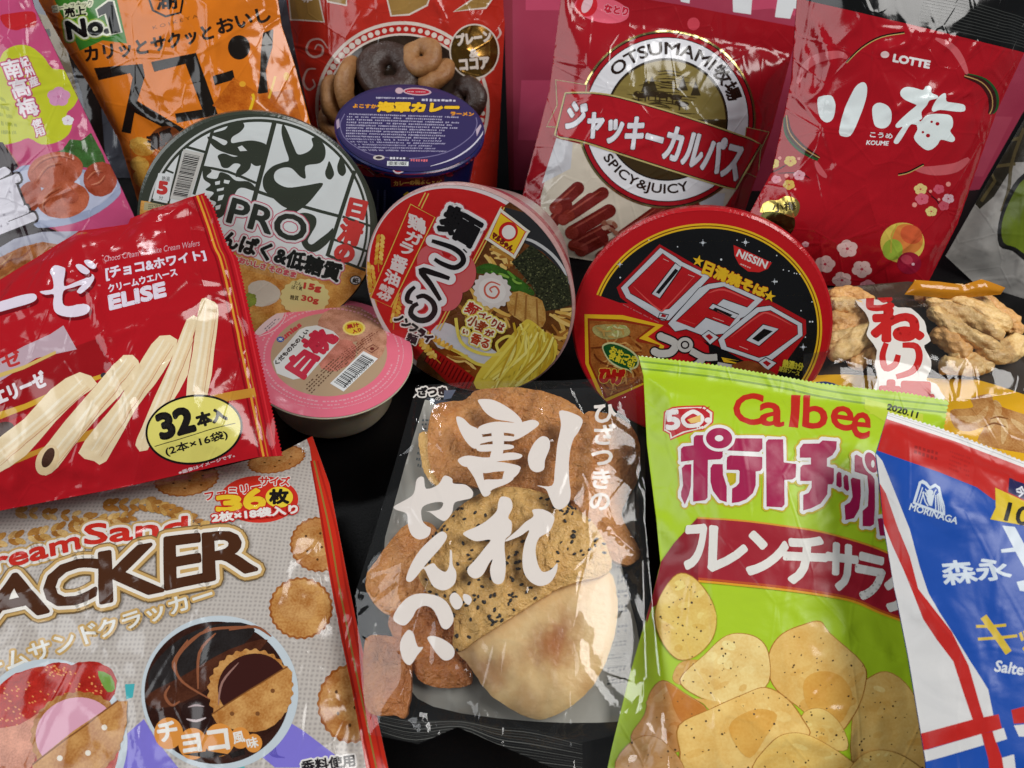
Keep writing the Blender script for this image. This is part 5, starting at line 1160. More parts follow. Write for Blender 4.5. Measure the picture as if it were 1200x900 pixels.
LA = [[(58, 272), (80, 250), (170, 240), (172, 170), (190, 152), (255, 150), (270, 200), (310, 245), (370, 275), (425, 292), (425, 340), (405, 362), (295, 368), (292, 700), (270, 722), (165, 735), (168, 370), (58, 385)], [(65, 440), (95, 410), (150, 405), (145, 600), (130, 670), (92, 760), (60, 690), (60, 650), (78, 590)], [(318, 440), (340, 405), (425, 405), (428, 500), (460, 600), (460, 740), (400, 720), (340, 640), (318, 560)],
      [(540, 178), (773, 180), (773, 270), (745, 298), (465, 285), (510, 240)], [(460, 380), (465, 345), (490, 328), (773, 342), (773, 440), (755, 465), (715, 470), (715, 590), (690, 660), (630, 715), (565, 740), (505, 747), (508, 620), (545, 600), (570, 570), (574, 468), (566, 457), (460, 455)],
      [(805, 215), (825, 188), (955, 188), (960, 390), (1070, 405), (1065, 520), (1035, 540), (965, 545), (968, 760), (945, 785), (810, 778)]]
LB = [[(45, 165), (70, 130), (190, 128), (215, 105), (322, 112), (318, 170), (290, 215), (248, 240), (248, 300), (300, 315), (300, 410), (288, 435), (255, 435), (250, 510), (200, 580), (130, 615), (70, 632), (70, 515), (110, 500), (133, 460), (133, 410), (48, 410), (48, 310), (65, 290), (128, 285), (128, 235), (45, 235)], [(320, 360), (335, 340), (357, 350), (360, 450), (345, 462), (318, 445)], [(370, 385), (385, 362), (405, 372), (415, 475), (400, 488), (375, 465)],
      [(425, 400), (440, 385), (498, 400), (502, 520), (490, 620), (450, 690), (385, 705), (380, 595), (420, 570), (440, 530)], [(455, 220), (470, 212), (520, 240), (540, 320), (590, 375), (605, 400), (608, 600), (600, 735), (575, 752), (515, 750), (515, 635), (555, 600), (560, 480), (550, 370), (455, 340)], [(628, 695), (650, 690), (760, 700), (760, 822), (645, 822)]]
for st, (w, c) in enumerate(((88, OC), (58, WO), (0, MG))):
    for (zx, zy, zs), LS in (((790, 490, 7.5), LA), ((930, 500, 6.425), LB)):
        s.zoom(zx, zy, zs)
        for q in LS:
            s.poly(q, c)
            if w: s.stroke(q, w, c, closed=True, sm=0); s.put([[s.px([p])[0] + w / 2 / zs * np.array([math.cos(t), math.sin(t)]) for t in np.arange(10) * 0.6283] for p in q], c, 'matte')
    s.zoom(790, 490, 7.5)
    if st == 0: s.ell(393, 178, 158, 134, OC)
    if st == 1: s.ell(393, 178, 143, 119, WO); s.poly([(465, 490), (530, 490), (525, 560), (490, 582), (470, 555)], OC)
    if st == 2: s.ell(393, 178, 141, 117, WO); s.ell(393, 178, 115, 91, MG); s.ell(393, 178, 37, 27, WO); s.zoom(930, 500, 6.425); s.ell(580, 272, 62, 98, WO, -20); s.ell(580, 272, 44, 80, MG, -20); s.ell(592, 282, 13, 28, WO)
s.part('flavour_band'); s.zoom(0, 0, 1)
BD = (160, 30, 44); top = [(817, 607), (866, 610), (915, 616), (960, 623), (1005, 635), (1040, 648), (1110, 680)]; bot = [(1110, 748), (1060, 729), (1030, 718), (1000, 705), (960, 697), (900, 689), (818, 681), (790, 684), (764, 710), (758, 730), (752, 690), (790, 636)]
s.poly(np.vstack([smooth(top, 4, False), smooth(bot[:6], 4, False), bot[6:]]), BD); s.stroke(top, 2.0, (216, 150, 44)); s.stroke(bot[:7], 2.6, (226, 160, 36)); s.stroke([(x, y - 3) for x, y in bot[:7]], 2.4, (190, 80, 34)); s.poly([(817, 607), (818, 681), (764, 712), (752, 690), (790, 636)], (138, 22, 36)); s.stroke([(770, 660), (756, 720), (752, 740)], 4, (220, 214, 206), taper=0.5)
s.part('flavour_lettering')
for t, bl, br, tl, tr in (('フ', (800, 664), (824, 670), (806, 618), (826, 616)), ('レ', (831, 668), (873, 664), (833, 618), (874, 624)), ('ン', (876, 672), (920, 670), (878, 624), (922, 628)), ('チ', (917, 682), (966, 682), (922, 628), (968, 632)), ('サ', (968, 690), (1003, 690), (970, 636), (1003, 642)), ('ラ', (1002, 700), (1032, 702), (1005, 648), (1036, 656)), ('ダ', (1036, 712), (1074, 726), (1040, 655), (1076, 668))): s.text(t, bl, br, tl=tl, tr=tr, col=(228, 224, 216), bold=2.6)
s.part('chip_picture'); s.zoom(720, 660, 3.158); CC = (222, 188, 106)
def chip(q, c, edge=True, fl=12, curl=None):
    s.poly(q, (196, 140, 66), m='baked', sm=4); q = np.array(q, float); m_ = q.mean(0); s.poly(m_ + (q - m_) * 0.98, c, m='chip', sm=4)
    lo, hi = q.min(0), q.max(0); R0 = min(hi - lo)
    for _ in range(34):
        p = lo + (hi - lo) * np.array([s.rng.random(), s.rng.random()])
        if not inpoly(m_ + (p - m_) * 1.22, q): continue
        e = (p[1] - m_[1]) / (hi[1] - lo[1]) + s.rng.uniform(-0.25, 0.25); s.ell(p[0], p[1], R0 * s.rng.uniform(0.05, 0.13), R0 * s.rng.uniform(0.03, 0.07), [min(255, max(0, v - e * f)) for v, f in zip(c, (26, 50, 62))], s.rng.uniform(-50, 20), 'chip', n=14)
    if curl: s.poly(curl, tuple(v - k_ for v, k_ in zip(c, (10, 24, 34))), m='chip', sm=4)
    s.dots(q, fl, 2.5, 5, (74, 52, 22)); s.dots(q, fl, 2, 3.5, (110, 76, 30))
chip([(880, 560), (900, 470), (930, 430), (1010, 400), (1100, 470), (1170, 640), (1170, 790), (900, 790)], (234, 194, 114), fl=20)
chip([(215, 430), (240, 370), (310, 358), (335, 400), (260, 450)], (220, 174, 94), fl=5)
chip([(575, 320), (620, 260), (700, 225), (762, 214), (800, 260), (920, 370), (930, 450), (890, 560), (800, 650), (700, 550), (600, 470), (568, 400)], (238, 198, 118), fl=24, curl=[(700, 440), (760, 400), (840, 420), (880, 500), (820, 600), (720, 540)])
chip([(240, 430), (330, 340), (400, 275), (460, 258), (530, 275), (570, 330), (572, 440), (500, 492), (400, 518), (300, 490)], (246, 218, 146), fl=18, curl=[(300, 500), (400, 515), (420, 530), (360, 545), (330, 520)])
chip([(110, 560), (130, 480), (180, 432), (260, 480), (345, 545), (300, 640), (230, 700), (100, 700), (60, 640)], (216, 160, 100), fl=10, curl=[(190, 440), (260, 485), (340, 545), (270, 600), (230, 560), (205, 490)])
chip([(700, 552), (770, 538), (840, 600), (862, 690), (760, 680), (690, 620)], (240, 206, 122), fl=10)
chip([(235, 600), (350, 540), (480, 482), (560, 458), (640, 500), (700, 580), (720, 640), (600, 680), (540, 740), (500, 790), (260, 790), (240, 700)], (244, 206, 126), fl=22, curl=[(430, 590), (520, 540), (600, 560), (560, 640), (500, 720), (440, 660)])
chip([(510, 780), (570, 670), (640, 628), (730, 640), (860, 720), (920, 800), (700, 860)], (244, 208, 120), fl=16); chip([(870, 800), (900, 720), (980, 690), (1080, 720), (1150, 800)], (240, 204, 120), fl=10); chip([(0, 760), (60, 660), (150, 640), (240, 720), (250, 800), (100, 860)], (226, 174, 114), fl=8)
chip([(148, 210), (168, 120), (230, 40), (290, 50), (350, 120), (377, 200), (362, 280), (300, 345), (235, 357), (180, 300)], (236, 206, 118), fl=22)
s.build()

# ================================================================== blue cracker bag
BL = (20, 74, 166)
s = bag('snack_bag', 'blue cracker bag with a red top band and white and red crossing stripes', 'snack bag', (1120, 700),
        [(1041, 482), (1100, 500), (1200, 540), (1330, 590), (1420, 980), (1088, 980), (1084, 890), (1064, 770), (1048, 690), (1036, 620), (1026, 532)], (0.03, -0.32, 0.945), z=0.088, H=0.016, serr=(0, 1, 2), back=0.012, w=0.05, crinkle=0.0007, col=BL, seed=141, base='matte',
        seal=[(0, 0.006), (1, 0.006), (2, 0.006)], ridges=[([(1100, 585), (1125, 605), (1165, 612)], 0.0016, 0.005), ([(1040, 540), (1055, 600), (1066, 650)], 0.0010, 0.004), ([(1060, 690), (1075, 720), (1090, 700)], 0.001, 0.003), ([(1170, 554), (1178, 562), (1185, 556)], 0.0014, 0.0025)])
s.zoom(1020, 480, 4.09).part('top_band')
RB = (190, 34, 28); SW = (216, 214, 212)
s.poly([(95, 0), (736, 240), (1000, 330), (1000, 540), (590, 432), (510, 372), (330, 300), (33, 196), (70, 60)], RB); s.poly([(70, -20), (400, 100), (736, 232), (1100, 370), (1100, 420), (736, 278), (400, 150), (78, 45)], SW)
for k_ in (0.3, 0.62): s.stroke([(80, 8 + 30 * k_), (400, 108 + 42 * k_), (736, 234 + 42 * k_), (1000, 335 + 42 * k_)], 3, (170, 170, 172))
s.micro((210, 165), (330, 200), (325, 250), (205, 212), 2, 6, (150, 24, 24), 1, 0.8); s.micro((380, 190), (480, 225), (475, 330), (375, 290), 5, 10, (170, 28, 26))
s.part('white_stripe'); s.zoom(0, 0, 1)
s.poly([(1020, 525), (1028, 533), (1034, 540), (1050, 580), (1066, 620), (1078, 665), (1088, 695), (1100, 716), (1118, 744), (1137, 775), (1150, 795), (1158, 808), (1164, 838), (1130, 850), (1084, 880), (1080, 900), (1060, 860), (1030, 700)], SW)
s.poly([(1028, 562), (1038, 578), (1052, 618), (1066, 652), (1076, 690), (1090, 708), (1115, 740), (1135, 780), (1147, 822), (1153, 842), (1140, 844), (1130, 815), (1117, 775), (1098, 750), (1082, 726), (1068, 690), (1058, 666), (1046, 640), (1030, 600)], RB)
s.poly([(1078, 860), (1140, 843), (1170, 837), (1174, 854), (1150, 860), (1080, 880)], RB); s.poly([(1082, 880), (1150, 860), (1153, 873), (1085, 893)], SW); s.poly([(1083, 893), (1154, 874), (1158, 890), (1090, 930)], BL)
s.poly([(1150, 860), (1163, 857), (1180, 905), (1185, 960), (1165, 960), (1158, 890)], RB); s.poly([(1163, 857), (1176, 853), (1180, 866), (1167, 870)], SW); s.poly([(1185, 832), (1230, 820), (1230, 846), (1188, 848)], RB); s.poly([(1188, 850), (1230, 846), (1230, 864), (1194, 863)], SW); s.poly([(1174, 888), (1188, 884), (1194, 930), (1182, 940)], SW); s.poly([(1090, 935), (1180, 905), (1182, 930), (1092, 960)], RB)
s.part('brand_emblem'); s.zoom(1020, 480, 4.09); EW = (206, 216, 226)
s.poly([(205, 448), (236, 348), (250, 340), (268, 350), (285, 372), (310, 358), (330, 372), (356, 505)], EW); s.stroke([(205, 448), (236, 348), (250, 340), (268, 350), (285, 372), (310, 358), (330, 372), (356, 505)], 8, EW, closed=True, sm=0)
s.poly([(216, 444), (244, 354), (258, 358), (284, 384), (312, 370), (324, 382), (346, 492)], BL)
for q in ([(226, 446), (250, 372)], [(238, 452), (256, 392)], [(250, 396), (262, 440), (276, 462)], [(292, 462), (306, 400), (316, 384)], [(312, 480), (312, 410)], [(326, 486), (320, 404)], [(336, 490), (326, 400)]): s.stroke(q, 6, EW)
s.ell(284, 398, 17, 15, EW); s.poly([(268, 412), (300, 410), (298, 440), (288, 462), (276, 450)], EW, sm=2); s.stroke([(262, 380), (270, 392)], 5, EW); s.stroke([(260, 398), (272, 420)], 7, EW)
s.part('lettering'); s.text('MORINAGA', (184, 480), (412, 550), 32, EW, bold=1.2); s.text('森永', (358, 842), (680, 806), tl=(330, 730), tr=(640, 712), col=EW, bold=4)
s.poly([(632, 556), (692, 562), (800, 760), (880, 960), (820, 960), (760, 800), (700, 690)], EW, sm=0); s.poly([(625, 670), (760, 650), (900, 640), (900, 668), (760, 676), (628, 686)], EW, sm=0); s.poly([(700, 826), (760, 812), (900, 790), (900, 840), (740, 872), (716, 868)], EW, sm=0)
s.zoom(900, 675, 4); YW = (206, 176, 50); s.stroke([(1010, 190), (1060, 260), (1128, 360)], 34, YW, sm=0); s.stroke([(975, 236), (1050, 236), (1116, 230)], 14, YW, sm=0); s.stroke([(984, 296), (1080, 290), (1168, 280)], 14, YW, sm=0); s.text('ッカー', (1186, 350), (1420, 330), 120, YW, bold=4); s.text('Salted', (1060, 446), (1226, 470), 52, (216, 220, 226), bold=2, shear=0.1)
s.part('price_tag'); s.zoom(1020, 480, 4.09); s.poly([(665, 328), (760, 364), (900, 420), (900, 500), (736, 432), (660, 396)], (34, 36, 84)); s.text('今', (690, 412), (734, 424), 52, (220, 220, 226), bold=2); s.poly([(598, 374), (736, 438), (900, 510), (900, 600), (736, 556), (574, 526), (600, 470)], (216, 186, 40)); s.text('100', (640, 530), (830, 580), 88, (24, 22, 24), bold=3)
s.build()

# ================================================================== clear bag of broken rice crackers
s = bag('cracker_bag', 'clear film bag printed with white brush characters and filled with big broken rice crackers', 'cracker bag', (600, 660),
        [(488, 452), (560, 447), (660, 446), (752, 441), (756, 520), (756, 610), (766, 720), (780, 850), (786, 915), (660, 905), (620, 888), (536, 852), (490, 872), (432, 860), (424, 800), (416, 700), (440, 620), (464, 540)], (0.0, -0.186, 0.98), z=0.052, H=0.010, w=0.035, crinkle=0.0006, base='clear', name='front_film', seed=151, pucker=0.0012,
        seal=[(8, 0.012), (9, 0.012), (10, 0.012), (11, 0.012)], ridges=[([(676, 746), (681, 782), (706, 818), (728, 842)], 0.0016, 0.0016), ([(535, 778), (552, 800), (570, 850)], 0.0016, 0.0022), ([(492, 462), (508, 490), (520, 510)], 0.0012, 0.0018), ([(705, 610), (735, 640), (752, 648)], 0.0010, 0.0018), ([(482, 820), (492, 845), (500, 858)], 0.0014, 0.0020), ([(440, 640), (420, 690), (440, 700)], 0.0012, 0.003), ([(690, 452), (720, 500), (752, 520)], 0.0008, 0.002), ([(740, 860), (700, 872), (640, 880)], 0.0010, 0.002), ([(760, 800), (740, 850), (730, 880)], 0.0010, 0.002)])
Zs = (420, 440, 3.4286)
s.zoom(*Zs).part('product_name', 'white brush-written product name'); SWT = (226, 216, 208)
for q in ([(483, 97), (540, 98), (600, 128), (645, 165), (655, 192), (600, 184), (548, 174), (512, 150), (490, 120)], [(485, 206), (550, 186), (640, 190), (700, 178), (726, 195), (690, 227), (640, 256), (618, 254), (625, 236), (560, 229), (490, 236)], [(393, 168), (420, 172), (450, 200), (480, 215), (500, 250), (482, 288), (460, 292), (430, 262), (405, 215)],
          [(480, 252), (560, 242), (622, 246), (622, 263), (540, 264), (485, 274)], [(482, 282), (560, 276), (618, 280), (612, 296), (490, 306)], [(536, 215), (582, 215), (576, 330), (530, 335), (540, 280)], [(402, 336), (440, 322), (520, 330), (600, 310), (656, 318), (642, 336), (560, 346), (500, 367), (430, 367), (405, 352)],
          [(430, 350), (490, 352), (505, 420), (532, 470), (505, 487), (485, 455), (465, 410)], [(470, 362), (550, 347), (642, 362), (642, 382), (560, 386), (500, 392)], [(600, 360), (646, 366), (642, 395), (600, 427), (578, 420)], [(500, 424), (560, 418), (622, 412), (600, 434), (540, 458), (512, 480)],
          [(740, 244), (765, 255), (769, 290), (750, 340), (745, 377), (715, 389), (689, 372), (681, 330), (695, 290), (715, 260)], [(809, 142), (870, 155), (901, 180), (885, 225), (862, 260), (847, 330), (847, 420), (853, 470), (845, 512), (815, 537), (789, 532), (770, 495), (753, 457), (718, 442), (778, 442), (789, 380), (799, 280), (814, 200)],
          [(575, 487), (610, 495), (619, 530), (602, 570), (616, 590), (613, 635), (592, 657), (587, 690), (592, 760), (586, 820), (565, 839), (539, 827), (529, 780), (539, 740), (525, 755), (500, 800), (470, 816), (444, 802), (439, 775), (470, 740), (510, 690), (530, 660), (475, 666), (440, 652), (422, 632), (480, 605), (520, 580), (555, 545), (562, 510)],
          [(588, 667), (640, 620), (670, 590), (703, 566), (699, 540), (740, 538), (780, 558), (787, 580), (767, 627), (727, 652), (712, 700), (722, 760), (742, 789), (775, 779), (799, 754), (796, 790), (771, 831), (730, 846), (689, 827), (664, 787), (659, 730), (669, 670), (686, 622), (650, 645)],
          [(235, 417), (262, 409), (272, 455), (320, 439), (345, 403), (376, 414), (382, 434), (430, 439), (459, 465), (455, 491), (420, 501), (386, 512), (376, 552), (350, 583), (325, 577), (288, 550), (272, 547), (325, 539), (340, 511), (300, 511), (256, 531), (256, 580), (275, 604), (291, 615), (281, 646), (245, 659), (214, 641), (199, 600), (194, 556), (150, 539), (146, 524), (200, 494), (224, 470)],
          [(325, 631), (345, 629), (356, 650), (331, 691), (291, 736), (263, 771), (300, 754), (320, 774), (350, 789), (365, 760), (368, 704), (376, 709), (379, 760), (393, 790), (389, 831), (365, 856), (335, 863), (300, 846), (279, 806), (261, 776), (235, 806), (210, 829), (192, 821), (199, 790), (219, 745), (249, 700), (289, 660)]): s.poly(q, SWT, sm=4)
s.zoom(420, 640, 3.4286)
for q in ([(140, 285), (160, 245), (200, 205), (250, 190), (310, 198), (350, 220), (375, 260), (382, 300), (360, 332), (335, 326), (315, 280), (295, 250), (265, 240), (235, 255), (215, 290), (185, 319), (150, 306)], [(371, 195), (390, 187), (410, 205), (419, 230), (405, 252), (385, 251), (367, 220)], [(424, 192), (445, 198), (456, 215), (445, 236), (428, 226), (420, 206)],
          [(200, 337), (221, 350), (231, 385), (241, 405), (260, 407), (236, 440), (215, 472), (199, 477), (179, 456), (167, 410), (174, 370)], [(277, 369), (300, 361), (340, 374), (376, 400), (387, 426), (376, 451), (345, 459), (314, 431), (294, 401)]): s.poly(q, SWT, sm=4)
s.part('bottom_seal', 'clear bottom seal, its ribs and highlights drawn as grey lines'); s.zoom(420, 640, 3.4286)
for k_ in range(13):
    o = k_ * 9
    s.stroke([(60 + k_ * 3, 672 + o * 0.75), (230, 700 + o * 0.8), (410, 700 + o * 0.55), (560, 726 + o * 1.1), (700, 740 + o * 1.25), (900, 790 + o)], 1.5 + (k_ % 3), (96, 96, 92) if k_ % 2 else (58, 58, 56), taper=0.5)  # flat grey lines paint the seal's ridges and their highlights
s.part('maker_name'); s.zoom(*Zs); s.vtext('ひざつきの', (946, 118), (1038, 118), (930, 540), (1012, 540), col=SWT, bold=3)
s.text('ひざつき', (200, 84), (352, 78), 32, (30, 26, 26), bold=3, outs=[(9, (222, 214, 206))]); s.poly([(345, 60), (392, 58), (372, 92), (342, 98)], (90, 96, 112)); s.text('の', (310, 100), (330, 100), 14, SWT)
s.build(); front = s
# back film lying on the table side, with its whitish printed panel
b = Sheet(s.root, s.O - 0.021 * s.N, s.N, [(500, 462), (745, 452), (750, 610), (760, 720), (770, 850), (640, 880), (540, 850), (434, 850), (432, 700), (476, 540)], H=-0.008, w=0.05, crinkle=0.0012, base='clear', name='back_film', seed=152)
b.zoom(*Zs).part('back_print', 'grey-white printed panel on the back film'); GP = (172, 170, 162)
b.poly([(230, 110), (262, 98), (310, 110), (450, 180), (700, 150), (1060, 300), (1110, 560), (1100, 700), (1060, 760), (1090, 900), (1130, 1080), (1130, 1350), (1060, 1390), (700, 1390), (300, 1330), (180, 1200), (110, 900), (110, 620), (180, 300)], GP, sm=3)
b.poly([(270, 90), (420, 110), (460, 130), (430, 170), (330, 130)], (70, 74, 86))
b.micro((256, 172), (372, 176), (366, 226), (250, 220), 3, 9, (90, 104, 110)); b.micro((250, 232), (300, 234), (270, 380), (225, 370), 6, 5, (100, 112, 116))
for y in (740, 800, 860, 920, 1000): b.micro((1040, y), (1085, y - 6), (1080, y + 34), (1036, y + 40), 2, 3, (86, 92, 104), 0.95, 0.7)
for y in (1060, 1110, 1160, 1210): b.micro((1000, y + 10), (1080, y), (1076, y + 26), (996, y + 36), 2, 5, (96, 98, 100), 0.9, 0.7)
b.build()
for o, kk in ((b, 0),): pass
CR = {'amber': solid('amber_rice_cracker', (234, 164, 94), 0.22, 0, 0.75, 90, (0.66, 0.46, 0.28), 0.0026, 200, fine=800), 'gold': solid('golden_rice_cracker', (255, 206, 126), 0.26, 0, 0.6, 60, (0.70, 0.54, 0.34), 0.0024, 220, fine=900), 'white': solid('white_rice_cracker', (246, 212, 154), 0.4, 0, 0.6, 30, (0.86, 0.66, 0.40), 0.0003, 300, fine=900), 'brown': solid('brown_rice_cracker', (204, 128, 64), 0.22, 0, 0.8, 90, (0.62, 0.42, 0.26), 0.0030, 200, fine=800)}
SE = solid('black_sesame', (52, 50, 50), 0.35, 0, 0.3, 900, (0.4, 0.4, 0.4))
def cracker(pts, kind, h0, th, label, tilt=(0, 0), sesame=0, dome=0.003):
    """a solid cracker: outline from px, own height above the back film, rough domed top"""
    O = front.O + (h0 - 0.021) * front.N; N = unit(front.N + tilt[0] * front.X + tilt[1] * front.Y)
    P = Zs[0] + np.array(pts, float)[:, 0] / Zs[2], Zs[1] + np.array(pts, float)[:, 1] / Zs[2]; P = smooth(np.stack(P, 1), 6); rj = np.random.RandomState(len(label)); P = P + rj.uniform(-0.55, 0.55, P.shape)
    root = thing('rice_cracker', label, 'rice cracker', tuple(at_plane(P.mean(0), O, N)), 'rice crackers in the clear bag')
    t = Sheet(root, O, N, P, H=dome, w=0.010, crinkle=0.00035, base='film', grid=0.0012, seed=len(label) + len(pts), profile=3.0)
    q = t.out; cl = []
    for tr in tess(q): t._clipgrid([tuple(p) for p in tr], cl)
    V = []; F = []; idx = {}
    def add(p, side):
        k_ = (round(p[0], 7), round(p[1], 7), side)
        if k_ not in idx:
            idx[k_] = len(V); a = np.array([p]); hh = t.tri(t.Hh, a)[0]; ed = min(1.0, t.tri(t.prof, a)[0] * 1.2)
            hh = hh + (0.00012 if kind == 'white' else 0.0005) * (vnoise(a[:, 0], a[:, 1], 260, 9)[0] + vnoise(a[:, 0], a[:, 1], 520, 8)[0] - 1.0) * 2 * ed if side else -th * (0.5 + 0.5 * ed)
            V.append(tuple(O + p[0] * t.X + p[1] * t.Y + hh * N - np.array(root.location)))
        return idx[k_]
    for r in cl:
        f = list(dict.fromkeys(add(p, 1) for p in r))
        if len(f) > 2: F.append(f)
        f = list(dict.fromkeys(add(p, 0) for p in r[::-1]))
        if len(f) > 2: F.append(f)
    n = len(q); qq = dens(q, 0.0012)
    for i in range(n):
        a, c_ = tuple(q[i]), tuple(q[(i + 1) % n]); F.append([add(a, 0), add(c_, 0), add(c_, 1), add(a, 1)])
    me = bpy.data.meshes.new('cracker_body'); me.from_pydata(V, [], F); me.materials.append(CR[kind])
    for p in me.polygons: p.use_smooth = True
    me.set_sharp_from_angle(angle=R(50)); me.update(); link('cracker_body', me, root)
    if kind == 'white':        # scorch marks of the grill, fixed to the cracker itself
        m = CR['white'].copy(); m.name = 'scorched_rice_cracker'; me.materials[0] = m; nt = m.node_tree; b_ = nt.nodes['Principled BSDF']; src = b_.inputs['Base Color'].links[0].from_socket
        tc = _n(nt, 'ShaderNodeTexCoord'); nz = _n(nt, 'ShaderNodeTexNoise'); nz.inputs['Scale'].default_value = 160; nz.inputs['Detail'].default_value = 5; nt.links.new(tc.outputs['Object'], nz.inputs['Vector'])
        for sx, sy, rad, amt in ((810, 232, 27, 0.95), (562, 345, 22, 0.6), (860, 150, 24, 0.45), (470, 330, 26, 0.4), (700, 480, 22, 0.3), (960, 420, 20, 0.35), (690, 270, 15, 0.35)):
            pt = t.world(t.solve([(420 + sx / 3.529, 690 + sy / 3.529)]))[0] - np.array(root.location)
            ds = _n(nt, 'ShaderNodeVectorMath', operation='DISTANCE'); nt.links.new(tc.outputs['Object'], ds.inputs[0]); ds.inputs[1].default_value = tuple(pt)
            ad = _n(nt, 'ShaderNodeMath', operation='MULTIPLY_ADD'); ad.inputs[1].default_value = 0.012; nt.links.new(nz.outputs['Fac'], ad.inputs[0]); nt.links.new(ds.outputs['Value'], ad.inputs[2])
            mr = _n(nt, 'ShaderNodeMapRange'); mr.interpolation_type = 'SMOOTHSTEP'; rr = rad / FPX * 0.52; mr.inputs[1].default_value = 0.006 + rr * 0.1; mr.inputs[2].default_value = 0.006 + rr; mr.inputs[3].default_value = amt; mr.inputs[4].default_value = 0.0
            nt.links.new(ad.outputs[0], mr.inputs[0]); mx = _n(nt, 'ShaderNodeMix', data_type='RGBA', blend_type='MULTIPLY'); mx.inputs[7].default_value = (0.52, 0.24, 0.08, 1); nt.links.new(mr.outputs[0], mx.inputs[0]); nt.links.new(src, mx.inputs[6]); src = mx.outputs[2]
        nt.links.new(src, b_.inputs['Base Color'])
    if sesame:
        bm = bmesh.new(); rn = random.Random(sesame); lo, hi = q.min(0), q.max(0); k_ = 0
        cent = [lo + (hi - lo) * np.array([rn.random(), rn.random()]) for _ in range(34)]
        while k_ < sesame:
            p = cent[rn.randrange(34)] + np.array([rn.gauss(0, 0.005), rn.gauss(0, 0.005)])
            if not inpoly(p, q): 
                if rn.random() < 0.05: cent[rn.randrange(34)] = lo + (hi - lo) * np.array([rn.random(), rn.random()])
                continue
            k_ += 1; w = t.world(np.array([p]), 0.0002)[0] - np.array(root.location); a = rn.uniform(0, 3.14)
            r_ = bmesh.ops.create_icosphere(bm, subdivisions=1, radius=1.0); d1 = math.cos(a) * t.X + math.sin(a) * t.Y; d2 = np.cross(N, d1); L = rn.uniform(0.0010, 0.0014)
            for v in r_['verts']: x, y, z = v.co; v.co = Vector(w + x * L * d1 + y * L * 0.62 * d2 + z * L * 0.45 * N)
        me = bpy.data.meshes.new('sesame_seeds'); bm.to_mesh(me); bm.free(); me.materials.append(SE)
        for p in me.polygons: p.use_smooth = True
        tag(link('sesame_seeds', me, root), kind='stuff')
def at_plane(px, O, N):
    d = ray([px])[0]; t = (O - CAM).dot(N) / d.dot(N); return CAM + t * d
cracker([(300, 130), (420, 100), (480, 60), (600, 48), (720, 60), (830, 95), (900, 150), (940, 230), (930, 420), (860, 500), (700, 470), (520, 460), (400, 430), (330, 430), (280, 330)], 'amber', 0.010, 0.006, 'largest amber rice cracker, at the top under the kanji', (0, -0.05))
cracker([(245, 235), (300, 228), (345, 240), (352, 300), (375, 400), (350, 440), (310, 440), (265, 390), (248, 310)], 'gold', 0.014, 0.005, 'small golden cracker shard at the upper left beside the back print', (-0.1, 0))
cracker([(900, 170), (980, 150), (1080, 190), (1130, 280), (1120, 420), (1060, 560), (1130, 700), (1110, 750), (1060, 760), (960, 700), (860, 560), (860, 400)], 'amber', 0.008, 0.006, 'amber cracker on the right below the small hiragana column', (0.12, 0))
cracker([(60, 760), (140, 650), (210, 590), (300, 600), (330, 700), (300, 850), (240, 920), (120, 960), (40, 880), (30, 810)], 'amber', 0.012, 0.006, 'rounded amber cracker at the left side of the bag', (-0.15, 0))
cracker([(130, 960), (220, 900), (340, 900), (420, 1000), (440, 1120), (460, 1220), (420, 1250), (330, 1255), (240, 1220), (200, 1120), (130, 1030)], 'brown', 0.009, 0.006, 'dark brown sugary cracker below the lower hiragana', (-0.05, -0.05))
cracker([(30, 1060), (110, 1045), (180, 1070), (215, 1150), (195, 1360), (140, 1365), (40, 1350), (20, 1200)], 'brown', 0.012, 0.005, 'broken cracker corner with a straight lower edge at the lower left', (-0.12, 0.02))
cracker([(370, 560), (480, 480), (580, 450), (700, 460), (830, 510), (940, 590), (1000, 690), (1010, 786), (900, 824), (800, 858), (700, 918), (590, 988), (480, 1058), (410, 1108), (380, 1084), (380, 980), (300, 900), (240, 800), (280, 680)], 'gold', 0.0205, 0.006, 'golden cracker dotted with black sesame in the middle of the bag', (0, 0), sesame=170)
cracker([(1010, 790), (1038, 880), (1040, 980), (1010, 1110), (960, 1220), (880, 1310), (780, 1370), (700, 1380), (600, 1330), (520, 1270), (440, 1160), (390, 1090), (450, 1030), (560, 960), (640, 900), (730, 840), (830, 790), (920, 770)], 'white', 0.013, 0.007, 'pale half-round cracker with a scorched spot at the bottom of the bag', (0.02, -0.03), dome=0.004)

# ================================================================== cream sandwich cracker bag
CB = (190, 182, 174)
s = bag('snack_bag', 'linen-patterned cream cracker bag with a red ribbed side seal and big brown letters', 'snack bag', (200, 760),
        [(-140, 560), (60, 560), (240, 552), (330, 530), (366, 511), (386, 567), (407, 675), (417, 725), (436, 812), (456, 905), (470, 990), (-140, 1000)], (0.0, -0.12, 0.99), z=0.026, H=0.014, back=0.022, w=0.05, crinkle=0.0009, col=CB, seed=161, base='weave',
        seal=[(4, 0.008), (5, 0.008), (6, 0.008), (7, 0.008), (8, 0.008), (9, 0.008)], ridges=[([(160, 815), (158, 860), (172, 900)], 0.0012, 0.0018), ([(190, 820), (198, 850), (210, 890)], 0.0008, 0.0016), ([(346, 688), (350, 705), (360, 720)], 0.0008, 0.0015), ([(90, 590), (150, 575), (260, 560)], 0.0012, 0.004), ([(255, 620), (262, 640), (270, 650)], 0.001, 0.002)])
s.defm = 'film'
s.zoom(0, 500, 2.6087).part('wheat_print'); WB = [(206, 166, 96), (190, 140, 72), (220, 186, 124), (176, 124, 60)]
